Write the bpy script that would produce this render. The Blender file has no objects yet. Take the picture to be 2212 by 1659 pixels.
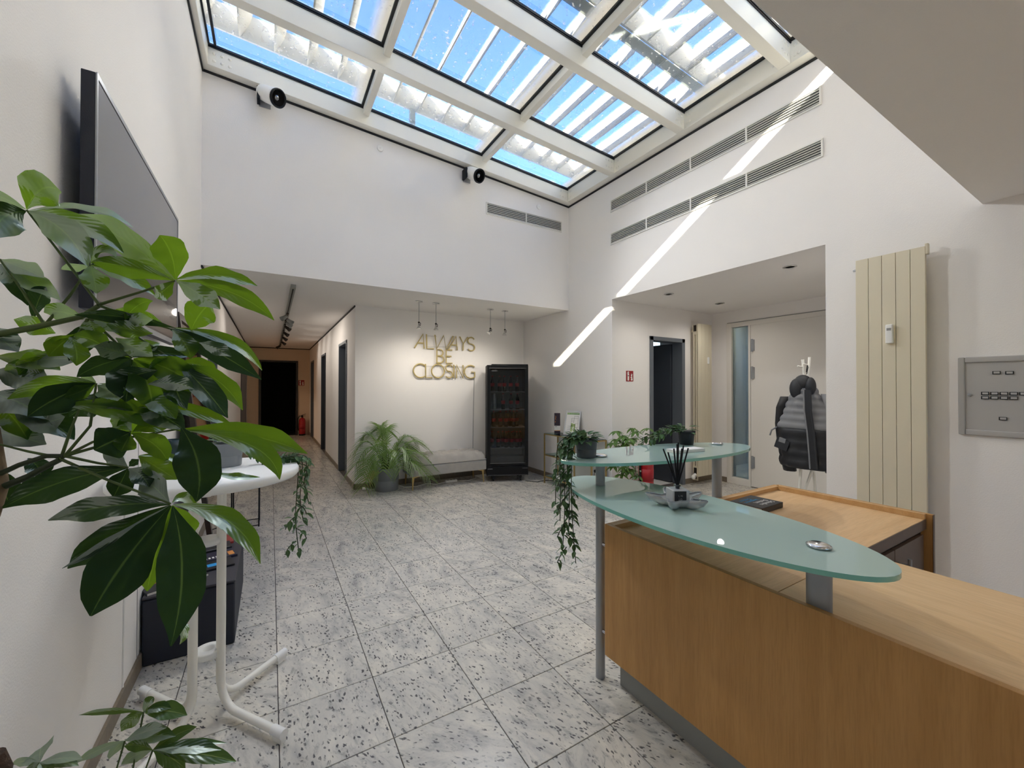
import bpy, bmesh, math, random
from mathutils import Vector, Matrix
random.seed(11)
S = bpy.context.scene
COL = S.collection
PI = math.pi
# ------------------------------------------------------------------ camera
FPX = 874.328
YAW, PITCH, ROLL = 0.537755, 0.0080989, 0.00113347
CAM = Vector((-0.03652, -1.66230, 1.42048))
_f = Vector((math.sin(YAW)*math.cos(PITCH), math.cos(YAW)*math.cos(PITCH), math.sin(PITCH)))
_r = Vector((math.cos(YAW), -math.sin(YAW), 0))
_u = _r.cross(_f)
_r, _u = _r*math.cos(ROLL)+_u*math.sin(ROLL), _u*math.cos(ROLL)-_r*math.sin(ROLL)
cam = bpy.data.cameras.new('camera')
cam.sensor_fit = 'HORIZONTAL'; cam.sensor_width = 36.0
cam.lens = FPX/2212.0*36.0
cam.clip_start = 0.02; cam.clip_end = 200
camo = bpy.data.objects.new('camera', cam); COL.objects.link(camo)
camo.matrix_world = Matrix(((_r.x, _u.x, -_f.x, CAM.x), (_r.y, _u.y, -_f.y, CAM.y), (_r.z, _u.z, -_f.z, CAM.z), (0, 0, 0, 1)))
S.camera = camo
# ------------------------------------------------------------------ world, sun, exposure
SUN_DIR = Vector((1.02, 1.0, -0.678)).normalized()        # direction the light travels
w = bpy.data.worlds.new('sky'); S.world = w; w.use_nodes = True
nt = w.node_tree; bg = nt.nodes['Background']
sky = nt.nodes.new('ShaderNodeTexSky'); sky.sky_type = 'NISHITA'; sky.sun_disc = False
sky.sun_elevation = math.asin(-SUN_DIR.z); sky.sun_rotation = math.atan2(-SUN_DIR.x, -SUN_DIR.y)
sky.altitude = 100; sky.air_density = 1.0; sky.dust_density = 0.3; sky.ozone_density = 1.2
tint = nt.nodes.new('ShaderNodeMix'); tint.data_type = 'RGBA'; tint.blend_type = 'MULTIPLY'; tint.inputs[0].default_value = 1.0
tint.inputs[7].default_value = (.72, .92, 1.16, 1)
nt.links.new(sky.outputs[0], tint.inputs[6]); nt.links.new(tint.outputs[2], bg.inputs[0]); bg.inputs[1].default_value = 0.088
sl = bpy.data.lights.new('sun', 'SUN'); sl.energy = 10.5; sl.angle = math.radians(0.55); sl.color = (1.0, 0.87, 0.62)
so = bpy.data.objects.new('sun', sl); COL.objects.link(so)
so.rotation_euler = (-SUN_DIR).to_track_quat('Z', 'Y').to_euler(); so.location = (-3, -4, 9)
S.view_settings.view_transform = 'Standard'; S.view_settings.look = 'None'
S.view_settings.gamma = 1.0; S.view_settings.use_curve_mapping = False
S.view_settings.exposure = 3.1
try:
    S.cycles.max_bounces = 12; S.cycles.diffuse_bounces = 8; S.cycles.transparent_max_bounces = 24
    S.cycles.transmission_bounces = 8; S.cycles.glossy_bounces = 5
    S.cycles.sample_clamp_indirect = 6.0
    S.cycles.caustics_reflective = False; S.cycles.caustics_refractive = False
    S.cycles.use_denoising = True
except Exception: pass

def ray(px, py):
    return _f + _r*((px-1106.0)/FPX) - _u*((py-829.5)/FPX)
def at(px, py, t):                      # a point t metres in front of the standing viewer
    return CAM + ray(px, py)*t
# ------------------------------------------------------------------ materials
MATS = {}
def lin(c):
    return tuple(((x/255.0)/12.92 if x/255.0 <= .04045 else ((x/255.0+.055)/1.055)**2.4) for x in c)+(1.0,)
def N(nt, t, **kw):
    n = nt.nodes.new(t)
    for k, v in kw.items(): setattr(n, k, v)
    return n
def mat(name, rgb, rough=.6, metal=0.0, spec=.5, coat=0.0, bump=0.0, bscale=60, var=0.0, vscale=6, trans=0.0, emit=None, estr=1.0):
    m = bpy.data.materials.new(name); m.use_nodes = True; MATS[name] = m
    nt = m.node_tree; b = nt.nodes['Principled BSDF']
    c = lin(rgb); b.inputs['Base Color'].default_value = c
    b.inputs['Roughness'].default_value = rough; b.inputs['Metallic'].default_value = metal
    b.inputs['Specular IOR Level'].default_value = spec
    b.inputs['Coat Weight'].default_value = coat; b.inputs['Coat Roughness'].default_value = .03
    b.inputs['Transmission Weight'].default_value = trans
    if emit:
        b.inputs['Emission Color'].default_value = lin(emit); b.inputs['Emission Strength'].default_value = estr
    tc = N(nt, 'ShaderNodeTexCoord')
    if var:
        n = N(nt, 'ShaderNodeTexNoise'); n.inputs['Scale'].default_value = vscale; n.inputs['Detail'].default_value = 4
        nt.links.new(tc.outputs['Object'], n.inputs['Vector'])
        mx = N(nt, 'ShaderNodeMix', data_type='RGBA')
        mx.inputs[6].default_value = tuple(x*(1-var) for x in c[:3])+(1,); mx.inputs[7].default_value = tuple(min(1, x*(1+var)) for x in c[:3])+(1,)
        nt.links.new(n.outputs[0], mx.inputs[0]); nt.links.new(mx.outputs[2], b.inputs['Base Color'])
    if bump:
        n = N(nt, 'ShaderNodeTexNoise'); n.inputs['Scale'].default_value = bscale; n.inputs['Detail'].default_value = 3
        nt.links.new(tc.outputs['Object'], n.inputs['Vector'])
        bp = N(nt, 'ShaderNodeBump'); bp.inputs['Strength'].default_value = bump; bp.inputs['Distance'].default_value = .004
        nt.links.new(n.outputs[0], bp.inputs['Height']); nt.links.new(bp.outputs[0], b.inputs['Normal'])
    return m
mat('plaster', (240, 237, 235), .85, bump=.25, bscale=160, var=.015, vscale=3)
mat('plaster_grey', (226, 224, 220), .85, bump=.2, bscale=160)
mat('plaster_warm', (222, 202, 178), .85, bump=.2, bscale=160)
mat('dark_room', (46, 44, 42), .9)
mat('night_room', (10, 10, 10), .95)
mat('grout', (84, 78, 76), .9)
mat('skirting', (128, 116, 100), .45, var=.35, vscale=40)
mat('white_metal', (240, 238, 230), .38, spec=.5)
mat('white_frame', (232, 230, 224), .45)
mat('white_plastic', (240, 240, 238), .4)
mat('cream_metal', (221, 212, 189), .42)
mat('rubber', (16, 17, 20), .55)
mat('black_matte', (18, 19, 23), .65, spec=.3)
mat('black_gloss', (10, 11, 14), .38, spec=.3)
mat('blue_black', (26, 31, 44), .55, bump=.15, bscale=400)
mat('box_top', (58, 56, 62), .55, bump=.2, bscale=300)
mat('tv_screen', (52, 54, 58), .22, coat=.6)
mat('steel_grey', (160, 163, 166), .40, metal=.35)
mat('chrome', (215, 215, 215), .15, metal=1.0)
mat('dark_bronze', (60, 54, 48), .35, metal=.6)
mat('zinc', (150, 153, 150), .5, metal=.1)
mat('door_grey', (104, 110, 118), .5)
mat('door_grey_dark', (66, 70, 78), .5)
mat('door_white', (226, 222, 216), .5)
mat('gold', (196, 168, 112), .3, metal=.75)
mat('neon_gold', (186, 168, 112), .5)
mat('velvet', (168, 165, 160), .85, bump=.35, bscale=40, var=.12, vscale=14)
mat('pot_grey', (132, 136, 140), .55, bump=.05)
mat('pot_dark', (84, 87, 89), .55)
mat('pot_black', (20, 22, 26), .45)
mat('pot_green', (28, 48, 44), .3)
mat('soil', (58, 42, 28), .95, bump=.8, bscale=90)
mat('bark', (112, 92, 66), .9, bump=.7, bscale=50, var=.3, vscale=30)
mat('coir', (72, 54, 40), .95, bump=1.0, bscale=120, var=.4, vscale=60)
mat('stem_green', (74, 92, 42), .6, var=.2)
mat('stem_dark', (52, 62, 36), .6, var=.3)
mat('red_paint', (176, 14, 26), .3, coat=.4)
mat('sign_red', (150, 18, 26), .5)
mat('print_white', (238, 236, 232), .6)
mat('print_black', (24, 24, 26), .6)
mat('print_blue', (70, 160, 210), .6)
mat('print_cyan', (40, 158, 226), .5)
mat('print_green', (96, 150, 60), .6)
mat('print_palegreen', (176, 200, 130), .6)
mat('print_plum', (54, 40, 54), .5)
mat('print_orange', (214, 140, 70), .6)
mat('print_grey', (150, 150, 150), .6)
mat('paper', (236, 234, 226), .7)
mat('silver_frame', (208, 210, 212), .3, metal=.6)
mat('book_black', (28, 30, 36), .45)
mat('book_navy', (34, 36, 60), .4)
mat('book_red', (150, 52, 48), .4, var=.4, vscale=30)
mat('fuse_grey', (176, 174, 172), .5)
mat('jacket_grey', (124, 125, 128), .75, bump=.4, bscale=25)
mat('jacket_black', (22, 23, 27), .55, bump=.4, bscale=22)
mat('jacket_lining', (36, 38, 42), .6, bump=.4, bscale=22)
mat('cola', (22, 10, 8), .08, coat=.5)
mat('cola_label', (170, 30, 40), .5)
mat('clear_plastic', (200, 206, 208), .1, trans=.6)
mat('louvre_white', (200, 195, 186), .7, var=.1, vscale=8)
mat('fridge_inside', (128, 132, 134), .6)
mat('fridge_shelf', (150, 152, 154), .4)
mat('reed', (14, 14, 16), .8)
mat('lamp_glass', (205, 200, 188), .3)
mat('reflector', (150, 150, 150), .12, metal=1.0)
mat('switch', (214, 208, 196), .5)
mat('palm_yellow', (206, 168, 92), .6)

def granite():
    m = bpy.data.materials.new('granite'); m.use_nodes = True; MATS['granite'] = m
    nt = m.node_tree; b = nt.nodes['Principled BSDF']; L = nt.links.new
    tc = N(nt, 'ShaderNodeTexCoord'); oi = N(nt, 'ShaderNodeObjectInfo')
    ad = N(nt, 'ShaderNodeVectorMath', operation='ADD'); mu = N(nt, 'ShaderNodeVectorMath', operation='SCALE')
    cb = N(nt, 'ShaderNodeCombineXYZ')
    L(oi.outputs['Random'], cb.inputs[0]); L(oi.outputs['Random'], cb.inputs[1]); mu.inputs[3].default_value = 37.0
    L(cb.outputs[0], mu.inputs[0]); L(tc.outputs['Object'], ad.inputs[0]); L(mu.outputs[0], ad.inputs[1])
    # every slab was cut with its veining at its own angle
    an = N(nt, 'ShaderNodeMath', operation='MULTIPLY_ADD'); an.inputs[1].default_value = .9; an.inputs[2].default_value = -.75
    L(oi.outputs['Random'], an.inputs[0])
    vr = N(nt, 'ShaderNodeVectorRotate', rotation_type='Z_AXIS'); L(ad.outputs[0], vr.inputs['Vector']); L(an.outputs[0], vr.inputs['Angle'])
    mp = N(nt, 'ShaderNodeMapping'); mp.inputs['Scale'].default_value = (1.0, .38, 1); L(vr.outputs[0], mp.inputs[0])
    def noise(sc, det, src, rough=.6, dist=0):
        n = N(nt, 'ShaderNodeTexNoise'); n.inputs['Scale'].default_value = sc; n.inputs['Detail'].default_value = det
        n.inputs['Roughness'].default_value = rough; n.inputs['Distortion'].default_value = dist; L(src.outputs[0], n.inputs['Vector']); return n
    def ramp(src, p):
        r = N(nt, 'ShaderNodeValToRGB'); e = r.color_ramp.elements
        e[0].position, e[0].color = p[0][0], p[0][1]; e[1].position, e[1].color = p[1][0], p[1][1]
        for q in p[2:]:
            x = e.new(q[0]); x.color = q[1]
        L(src.outputs[0], r.inputs[0]); return r
    cloud = ramp(noise(9, 6, mp, .7, .6), [(.28, lin((160, 158, 156))), (.45, lin((200, 197, 190))), (.62, lin((218, 213, 202))), (.78, lin((238, 234, 223)))])
    vein = noise(34, 5, mp, .75, .8)
    vr2 = ramp(vein, [(.34, (.52, .53, .54, 1)), (.47, (1, 1, 1, 1))])
    mx = N(nt, 'ShaderNodeMix', data_type='RGBA', blend_type='MULTIPLY'); mx.inputs[0].default_value = .75
    L(cloud.outputs[0], mx.inputs[6]); L(vr2.outputs[0], mx.inputs[7])
    # dark mica flecks: elongated cells, gathered in patches
    mp2 = N(nt, 'ShaderNodeMapping'); mp2.inputs['Scale'].default_value = (1.0, .5, 1); L(vr.outputs[0], mp2.inputs[0])
    wob = noise(50, 2, mp2); wm = N(nt, 'ShaderNodeMix', data_type='RGBA'); wm.inputs[0].default_value = .022
    L(mp2.outputs[0], wm.inputs[6]); L(wob.outputs[1], wm.inputs[7])
    vo = N(nt, 'ShaderNodeTexVoronoi'); vo.inputs['Scale'].default_value = 76; vo.inputs['Randomness'].default_value = 1
    L(wm.outputs[2], vo.inputs['Vector'])
    fl = ramp(vo, [(.27, (.9, .9, .9, 1)), (.38, (0, 0, 0, 1))])
    patch = ramp(noise(13, 4, mp2, .65), [(.39, (0, 0, 0, 1)), (.52, (1, 1, 1, 1))])
    rnd = ramp(N_sep(nt, vo), [(.36, (0, 0, 0, 1)), (.42, (1, 1, 1, 1))])
    m1 = N(nt, 'ShaderNodeMath', operation='MULTIPLY'); m2 = N(nt, 'ShaderNodeMath', operation='MULTIPLY')
    L(fl.outputs[0], m1.inputs[0]); L(patch.outputs[0], m1.inputs[1]); L(m1.outputs[0], m2.inputs[0]); L(rnd.outputs[0], m2.inputs[1])
    mx2 = N(nt, 'ShaderNodeMix', data_type='RGBA'); L(m2.outputs[0], mx2.inputs[0]); L(mx.outputs[2], mx2.inputs[6])
    mx2.inputs[7].default_value = lin((74, 73, 75))
    L(mx2.outputs[2], b.inputs['Base Color']); b.inputs['Roughness'].default_value = .24; b.inputs['Specular IOR Level'].default_value = .5
def N_sep(nt, vo):
    s = N(nt, 'ShaderNodeSeparateColor'); nt.links.new(vo.outputs['Color'], s.inputs[0]); return s
granite()

def wood(name, light, dark, axis):
    m = bpy.data.materials.new(name); m.use_nodes = True; MATS[name] = m
    nt = m.node_tree; b = nt.nodes['Principled BSDF']; L = nt.links.new
    tc = N(nt, 'ShaderNodeTexCoord'); mp = N(nt, 'ShaderNodeMapping')
    sc = {'z': (9, 9, .55), 'y': (9, .5, 9), 'x': (.5, 9, 9)}[axis]
    mp.inputs['Scale'].default_value = sc; L(tc.outputs['Object'], mp.inputs[0])
    n = N(nt, 'ShaderNodeTexNoise'); n.inputs['Scale'].default_value = 2.2; n.inputs['Detail'].default_value = 7; n.inputs['Roughness'].default_value = .62; n.inputs['Distortion'].default_value = .25
    L(mp.outputs[0], n.inputs['Vector'])
    r = N(nt, 'ShaderNodeValToRGB'); e = r.color_ramp.elements
    e[0].position = .28; e[0].color = lin(dark); e[1].position = .68; e[1].color = lin(light); L(n.outputs[0], r.inputs[0])
    n2 = N(nt, 'ShaderNodeTexNoise'); n2.inputs['Scale'].default_value = 26; n2.inputs['Detail'].default_value = 3; L(mp.outputs[0], n2.inputs['Vector'])
    r2 = N(nt, 'ShaderNodeValToRGB'); e = r2.color_ramp.elements
    e[0].position = .3; e[0].color = (.86, .85, .82, 1); e[1].position = .55; e[1].color = (1, 1, 1, 1); L(n2.outputs[0], r2.inputs[0])
    mx = N(nt, 'ShaderNodeMix', data_type='RGBA', blend_type='MULTIPLY'); mx.inputs[0].default_value = .8
    L(r.outputs[0], mx.inputs[6]); L(r2.outputs[0], mx.inputs[7])
    # pale mineral streaks across the veneer
    mp3 = N(nt, 'ShaderNodeMapping'); mp3.inputs['Scale'].default_value = tuple(x*.8 for x in sc); mp3.inputs['Location'].default_value = (3.1, 1.7, 5.2); L(tc.outputs['Object'], mp3.inputs[0])
    n3 = N(nt, 'ShaderNodeTexNoise'); n3.inputs['Scale'].default_value = 1.3; n3.inputs['Detail'].default_value = 5; n3.inputs['Distortion'].default_value = .6; L(mp3.outputs[0], n3.inputs['Vector'])
    r3 = N(nt, 'ShaderNodeValToRGB'); e = r3.color_ramp.elements
    e[0].position = .63; e[0].color = (0, 0, 0, 1); e[1].position = .72; e[1].color = (.5, .5, .5, 1); L(n3.outputs[0], r3.inputs[0])
    mx3 = N(nt, 'ShaderNodeMix', data_type='RGBA'); L(r3.outputs[0], mx3.inputs[0]); L(mx.outputs[2], mx3.inputs[6])
    mx3.inputs[7].default_value = lin(tuple(min(255, c+22) for c in light))
    L(mx3.outputs[2], b.inputs['Base Color']); b.inputs['Roughness'].default_value = .42; b.inputs['Specular IOR Level'].default_value = .4
wood('wood_front', (196, 150, 92), (178, 132, 76), 'z')
wood('wood_top', (228, 194, 148), (214, 176, 126), 'y')
wood('wood_top_x', (228, 190, 142), (214, 172, 122), 'x')
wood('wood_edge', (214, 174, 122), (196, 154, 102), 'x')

def frosted():
    m = bpy.data.materials.new('frosted_glass'); m.use_nodes = True; MATS['frosted_glass'] = m
    nt = m.node_tree; L = nt.links.new; nt.nodes.remove(nt.nodes['Principled BSDF']); out = nt.nodes['Material Output']
    d = N(nt, 'ShaderNodeBsdfDiffuse'); d.inputs[0].default_value = lin((206, 234, 226))
    t = N(nt, 'ShaderNodeBsdfTranslucent'); t.inputs[0].default_value = lin((200, 232, 222))
    g = N(nt, 'ShaderNodeBsdfGlossy'); g.inputs['Roughness'].default_value = .02; g.inputs[0].default_value = (.95, 1, .98, 1)
    fr = N(nt, 'ShaderNodeFresnel'); fr.inputs[0].default_value = 1.6
    m1 = N(nt, 'ShaderNodeMixShader'); m1.inputs[0].default_value = .4; L(d.outputs[0], m1.inputs[1]); L(t.outputs[0], m1.inputs[2])
    m2 = N(nt, 'ShaderNodeMixShader'); L(fr.outputs[0], m2.inputs[0]); L(m1.outputs[0], m2.inputs[1]); L(g.outputs[0], m2.inputs[2]); L(m2.outputs[0], out.inputs[0])
frosted()
mat('dish_glass', (244, 246, 246), .08, trans=.55, spec=.6)
mat('wood_dark_and_shade', (96, 76, 62), .45, var=.12, vscale=20)  # cabinet door laminate; also the shade colour of the desk's front edges
mat('glass_edge', (120, 186, 172), .25, coat=.6, spec=.6)

def clear_glass(name, tint, rough=0.0, gloss=.5, trans=1.0):
    m = bpy.data.materials.new(name); m.use_nodes = True; MATS[name] = m
    nt = m.node_tree; L = nt.links.new; nt.nodes.remove(nt.nodes['Principled BSDF'])
    out = nt.nodes['Material Output']
    t = N(nt, 'ShaderNodeBsdfTransparent'); t.inputs[0].default_value = lin(tint)
    g = N(nt, 'ShaderNodeBsdfGlossy'); g.inputs['Roughness'].default_value = rough; g.inputs['Color'].default_value = (.9, .95, .95, 1)
    fr = N(nt, 'ShaderNodeFresnel'); fr.inputs[0].default_value = 1.45
    mu = N(nt, 'ShaderNodeMath', operation='MULTIPLY'); mu.inputs[1].default_value = gloss; L(fr.outputs[0], mu.inputs[0])
    mx = N(nt, 'ShaderNodeMixShader'); L(mu.outputs[0], mx.inputs[0]); L(t.outputs[0], mx.inputs[1]); L(g.outputs[0], mx.inputs[2])
    L(mx.outputs[0], out.inputs[0]); return m, nt, mx, out
clear_glass('pane_glass', (215, 225, 226), gloss=1.0)
clear_glass('fridge_glass', (228, 230, 232), gloss=.9)
clear_glass('shelf_glass', (214, 232, 226), gloss=1.0)
clear_glass('crystal', (236, 242, 244), gloss=2.2)

def roof_glass():
    m, nt, mx, out = clear_glass('roof_glass', (236, 240, 244), gloss=.35)
    L = nt.links.new
    tc = N(nt, 'ShaderNodeTexCoord')
    d = N(nt, 'ShaderNodeBsdfDiffuse'); d.inputs[0].default_value = lin((96, 92, 82))
    dl = N(nt, 'ShaderNodeBsdfTranslucent'); dl.inputs[0].default_value = lin((225, 222, 212))
    dd = N(nt, 'ShaderNodeMixShader'); dd.inputs[0].default_value = .8; L(d.outputs[0], dd.inputs[1]); L(dl.outputs[0], dd.inputs[2])
    # specks everywhere
    n = N(nt, 'ShaderNodeTexNoise'); n.inputs['Scale'].default_value = 26; n.inputs['Detail'].default_value = 4; L(tc.outputs['Object'], n.inputs['Vector'])
    r = N(nt, 'ShaderNodeMapRange'); r.inputs[1].default_value = .62; r.inputs[2].default_value = .72; r.inputs[3].default_value = 0.01; r.inputs[4].default_value = .75; L(n.outputs[0], r.inputs[0])
    # lichen along the lower end of each pane
    sx = N(nt, 'ShaderNodeSeparateXYZ'); L(tc.outputs['Generated'], sx.inputs[0])
    s = N(nt, 'ShaderNodeMapRange'); s.inputs[1].default_value = .89; s.inputs[2].default_value = .97; L(sx.outputs[0], s.inputs[0])
    n2 = N(nt, 'ShaderNodeTexNoise'); n2.inputs['Scale'].default_value = 34; n2.inputs['Detail'].default_value = 6; n2.inputs['Roughness'].default_value = .8; L(tc.outputs['Object'], n2.inputs['Vector'])
    a = N(nt, 'ShaderNodeMath', operation='MULTIPLY_ADD'); a.inputs[1].default_value = .85; a.inputs[2].default_value = -.22; L(n2.outputs[0], a.inputs[0])
    a2 = N(nt, 'ShaderNodeMath', operation='MULTIPLY'); a2.inputs[1].default_value = 7.5; a2.use_clamp = True
    a3 = N(nt, 'ShaderNodeMath', operation='MULTIPLY'); a3.use_clamp = True
    L(a.outputs[0], a2.inputs[0]); L(a2.outputs[0], a3.inputs[0]); L(s.outputs[0], a3.inputs[1])
    mxm = N(nt, 'ShaderNodeMath', operation='MAXIMUM'); L(r.outputs[0], mxm.inputs[0]); L(a3.outputs[0], mxm.inputs[1])
    fin = N(nt, 'ShaderNodeMixShader'); L(mxm.outputs[0], fin.inputs[0]); L(mx.outputs[0], fin.inputs[1]); L(dd.outputs[0], fin.inputs[2])
    L(fin.outputs[0], out.inputs[0])
roof_glass()

def leaf_mat(name, top, trans, rib, tw=.4, veins=9, rough=.42, yellow=None):
    m = bpy.data.materials.new(name); m.use_nodes = True; MATS[name] = m
    nt = m.node_tree; L = nt.links.new; nt.nodes.remove(nt.nodes['Principled BSDF']); out = nt.nodes['Material Output']
    uv = N(nt, 'ShaderNodeUVMap'); sx = N(nt, 'ShaderNodeSeparateXYZ'); L(uv.outputs[0], sx.inputs[0])
    a = N(nt, 'ShaderNodeMath', operation='SUBTRACT'); a.inputs[1].default_value = .5; L(sx.outputs[0], a.inputs[0])
    ab = N(nt, 'ShaderNodeMath', operation='ABSOLUTE'); L(a.outputs[0], ab.inputs[0])
    rr = N(nt, 'ShaderNodeMapRange'); rr.inputs[1].default_value = .012; rr.inputs[2].default_value = .03; rr.inputs[3].default_value = 1; rr.inputs[4].default_value = 0; L(ab.outputs[0], rr.inputs[0])
    # side veins
    ph = N(nt, 'ShaderNodeMath', operation='MULTIPLY_ADD'); ph.inputs[1].default_value = -.55; L(ab.outputs[0], ph.inputs[0]); L(sx.outputs[1], ph.inputs[2])
    ps = N(nt, 'ShaderNodeMath', operation='MULTIPLY'); ps.inputs[1].default_value = veins*6.283; L(ph.outputs[0], ps.inputs[0])
    sn = N(nt, 'ShaderNodeMath', operation='SINE'); L(ps.outputs[0], sn.inputs[0])
    bp = N(nt, 'ShaderNodeBump'); bp.inputs['Strength'].default_value = .07; bp.inputs['Distance'].default_value = .002; L(sn.outputs[0], bp.inputs['Height'])
    oi = N(nt, 'ShaderNodeObjectInfo'); hv = N(nt, 'ShaderNodeHueSaturation')
    vv = N(nt, 'ShaderNodeMapRange'); vv.inputs[3].default_value = .8; vv.inputs[4].default_value = 1.25; L(oi.outputs['Random'], vv.inputs[0]); L(vv.outputs[0], hv.inputs['Value'])
    cm = N(nt, 'ShaderNodeMix', data_type='RGBA'); L(rr.outputs[0], cm.inputs[0]); cm.inputs[6].default_value = lin(top); cm.inputs[7].default_value = lin(rib)
    L(cm.outputs[2], hv.inputs['Color'])
    d = N(nt, 'ShaderNodeBsdfDiffuse'); L(hv.outputs[0], d.inputs[0]); L(bp.outputs[0], d.inputs['Normal'])
    t = N(nt, 'ShaderNodeBsdfTranslucent'); t.inputs[0].default_value = lin(trans)
    g = N(nt, 'ShaderNodeBsdfGlossy'); g.inputs['Roughness'].default_value = rough; g.inputs[0].default_value = (.85, .95, .9, 1); L(bp.outputs[0], g.inputs['Normal'])
    m1 = N(nt, 'ShaderNodeMixShader'); m1.inputs[0].default_value = tw; L(d.outputs[0], m1.inputs[1]); L(t.outputs[0], m1.inputs[2])
    fr = N(nt, 'ShaderNodeFresnel'); fr.inputs[0].default_value = 1.4; L(bp.outputs[0], fr.inputs['Normal'])
    fm = N(nt, 'ShaderNodeMath', operation='MULTIPLY'); fm.inputs[1].default_value = .32; L(fr.outputs[0], fm.inputs[0])
    m2 = N(nt, 'ShaderNodeMixShader'); L(fm.outputs[0], m2.inputs[0]); L(m1.outputs[0], m2.inputs[1]); L(g.outputs[0], m2.inputs[2])
    L(m2.outputs[0], out.inputs[0])
leaf_mat('leaf_big', (44, 78, 32), (134, 172, 34), (118, 146, 62), .5, veins=9)
leaf_mat('leaf_dark', (30, 54, 34), (70, 98, 34), (96, 122, 62), .25, veins=10)
leaf_mat('leaf_vine', (78, 106, 72), (104, 136, 66), (130, 150, 110), .22, veins=6)
leaf_mat('leaf_schef', (92, 122, 66), (110, 140, 50), (120, 140, 80), .25, veins=8)
leaf_mat('leaf_palm', (112, 140, 78), (160, 186, 96), (130, 150, 90), .35, veins=0)
leaf_mat('leaf_low', (62, 90, 46), (118, 142, 54), (130, 146, 90), .35, veins=8)
# ------------------------------------------------------------------ mesh helpers
class MB:
    def __init__(s): s.v = []; s.f = []; s.sm = []; s.uv = None
    def add(s, vs, fs, smooth=False):
        o = len(s.v); s.v += [tuple(p) for p in vs]
        for f in fs: s.f.append(tuple(i+o for i in f)); s.sm.append(smooth)
        return s
    def box(s, x0, x1, y0, y1, z0, z1):
        if x0 > x1: x0, x1 = x1, x0
        if y0 > y1: y0, y1 = y1, y0
        if z0 > z1: z0, z1 = z1, z0
        return s.add([(x0, y0, z0), (x1, y0, z0), (x1, y1, z0), (x0, y1, z0), (x0, y0, z1), (x1, y0, z1), (x1, y1, z1), (x0, y1, z1)],
                     [(0, 3, 2, 1), (4, 5, 6, 7), (0, 1, 5, 4), (1, 2, 6, 5), (2, 3, 7, 6), (3, 0, 4, 7)])
    def obox(s, c, size, M):
        hx, hy, hz = size[0]/2, size[1]/2, size[2]/2
        P = [Vector(c)+M@Vector(p) for p in ((-hx, -hy, -hz), (hx, -hy, -hz), (hx, hy, -hz), (-hx, hy, -hz), (-hx, -hy, hz), (hx, -hy, hz), (hx, hy, hz), (-hx, hy, hz))]
        return s.add(P, [(0, 3, 2, 1), (4, 5, 6, 7), (0, 1, 5, 4), (1, 2, 6, 5), (2, 3, 7, 6), (3, 0, 4, 7)])
    def tube(s, pts, r, n=10, caps=True):
        pts = [Vector(p) for p in pts]; k = len(pts)
        rs = r if isinstance(r, (list, tuple)) else [r]*k
        t0 = (pts[1]-pts[0]).normalized(); up = Vector((0, 0, 1)) if abs(t0.z) < .9 else Vector((1, 0, 0))
        a = t0.cross(up).normalized(); vs = []; fs = []
        for i in range(k):
            t = (pts[min(i+1, k-1)]-pts[max(i-1, 0)])
            t = t.normalized() if t.length > 1e-9 else t0
            a = (a-t*a.dot(t)); a = a.normalized() if a.length > 1e-6 else t.orthogonal().normalized()
            b = t.cross(a)
            for j in range(n):
                q = 2*PI*j/n; vs.append(pts[i]+(a*math.cos(q)+b*math.sin(q))*rs[i])
        for i in range(k-1):
            for j in range(n): fs.append((i*n+j, i*n+(j+1) % n, (i+1)*n+(j+1) % n, (i+1)*n+j))
        s.add(vs, fs, True)
        if caps:
            s.add(vs[:n], [tuple(range(n))[::-1]]); s.add(vs[-n:], [tuple(range(n))])
        return s
    def lathe(s, prof, c=(0, 0, 0), n=24, M=None, smooth=True):
        vs = []; fs = []; M = M or Matrix.Identity(3)
        for r, z in prof:
            for j in range(n):
                q = 2*PI*j/n; vs.append(Vector(c)+M@Vector((max(r, 1e-4)*math.cos(q), max(r, 1e-4)*math.sin(q), z)))
        for i in range(len(prof)-1):
            for j in range(n): fs.append((i*n+j, i*n+(j+1) % n, (i+1)*n+(j+1) % n, (i+1)*n+j))
        fs.append(tuple(range(n))[::-1]); fs.append(tuple(range((len(prof)-1)*n, len(prof)*n)))
        return s.add(vs, fs, smooth)
    def prism(s, poly, z0, z1, smooth=False):
        n = len(poly)
        vs = [(x, y, z0) for x, y in poly]+[(x, y, z1) for x, y in poly]
        s.add(vs, [tuple(range(n))[::-1], tuple(range(n, 2*n))])
        s.add(vs, [(i, (i+1) % n, n+(i+1) % n, n+i) for i in range(n)], smooth); return s
    def quad(s, a, b, c, d): return s.add([a, b, c, d], [(0, 1, 2, 3)])
    def ball(s, c, r, n=12, m=8):
        rr = r if isinstance(r, (tuple, list)) else (r, r, r); vs = []; fs = []
        for i in range(m+1):
            p = PI*i/m
            for j in range(n):
                q = 2*PI*j/n; e = max(math.sin(p), 1e-3)
                vs.append((c[0]+rr[0]*e*math.cos(q), c[1]+rr[1]*e*math.sin(q), c[2]-rr[2]*math.cos(p)))
        for i in range(m):
            for j in range(n): fs.append((i*n+j, i*n+(j+1) % n, (i+1)*n+(j+1) % n, (i+1)*n+j))
        return s.add(vs, fs, True)
    def mesh(s, name):
        me = bpy.data.meshes.new(name); me.from_pydata(s.v, [], s.f)
        me.polygons.foreach_set('use_smooth', s.sm); me.update(); return me
def tag(o, label=None, cat=None, group=None, kind=None):
    if label: o['label'] = label
    if cat: o['category'] = cat
    if group: o['group'] = group
    if kind: o['kind'] = kind
    return o
def empty(name, loc, rotz=0.0):
    o = bpy.data.objects.new(name, None); COL.objects.link(o); o.empty_display_size = .05
    o.location = loc; o.rotation_euler = (0, 0, rotz); return o
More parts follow.
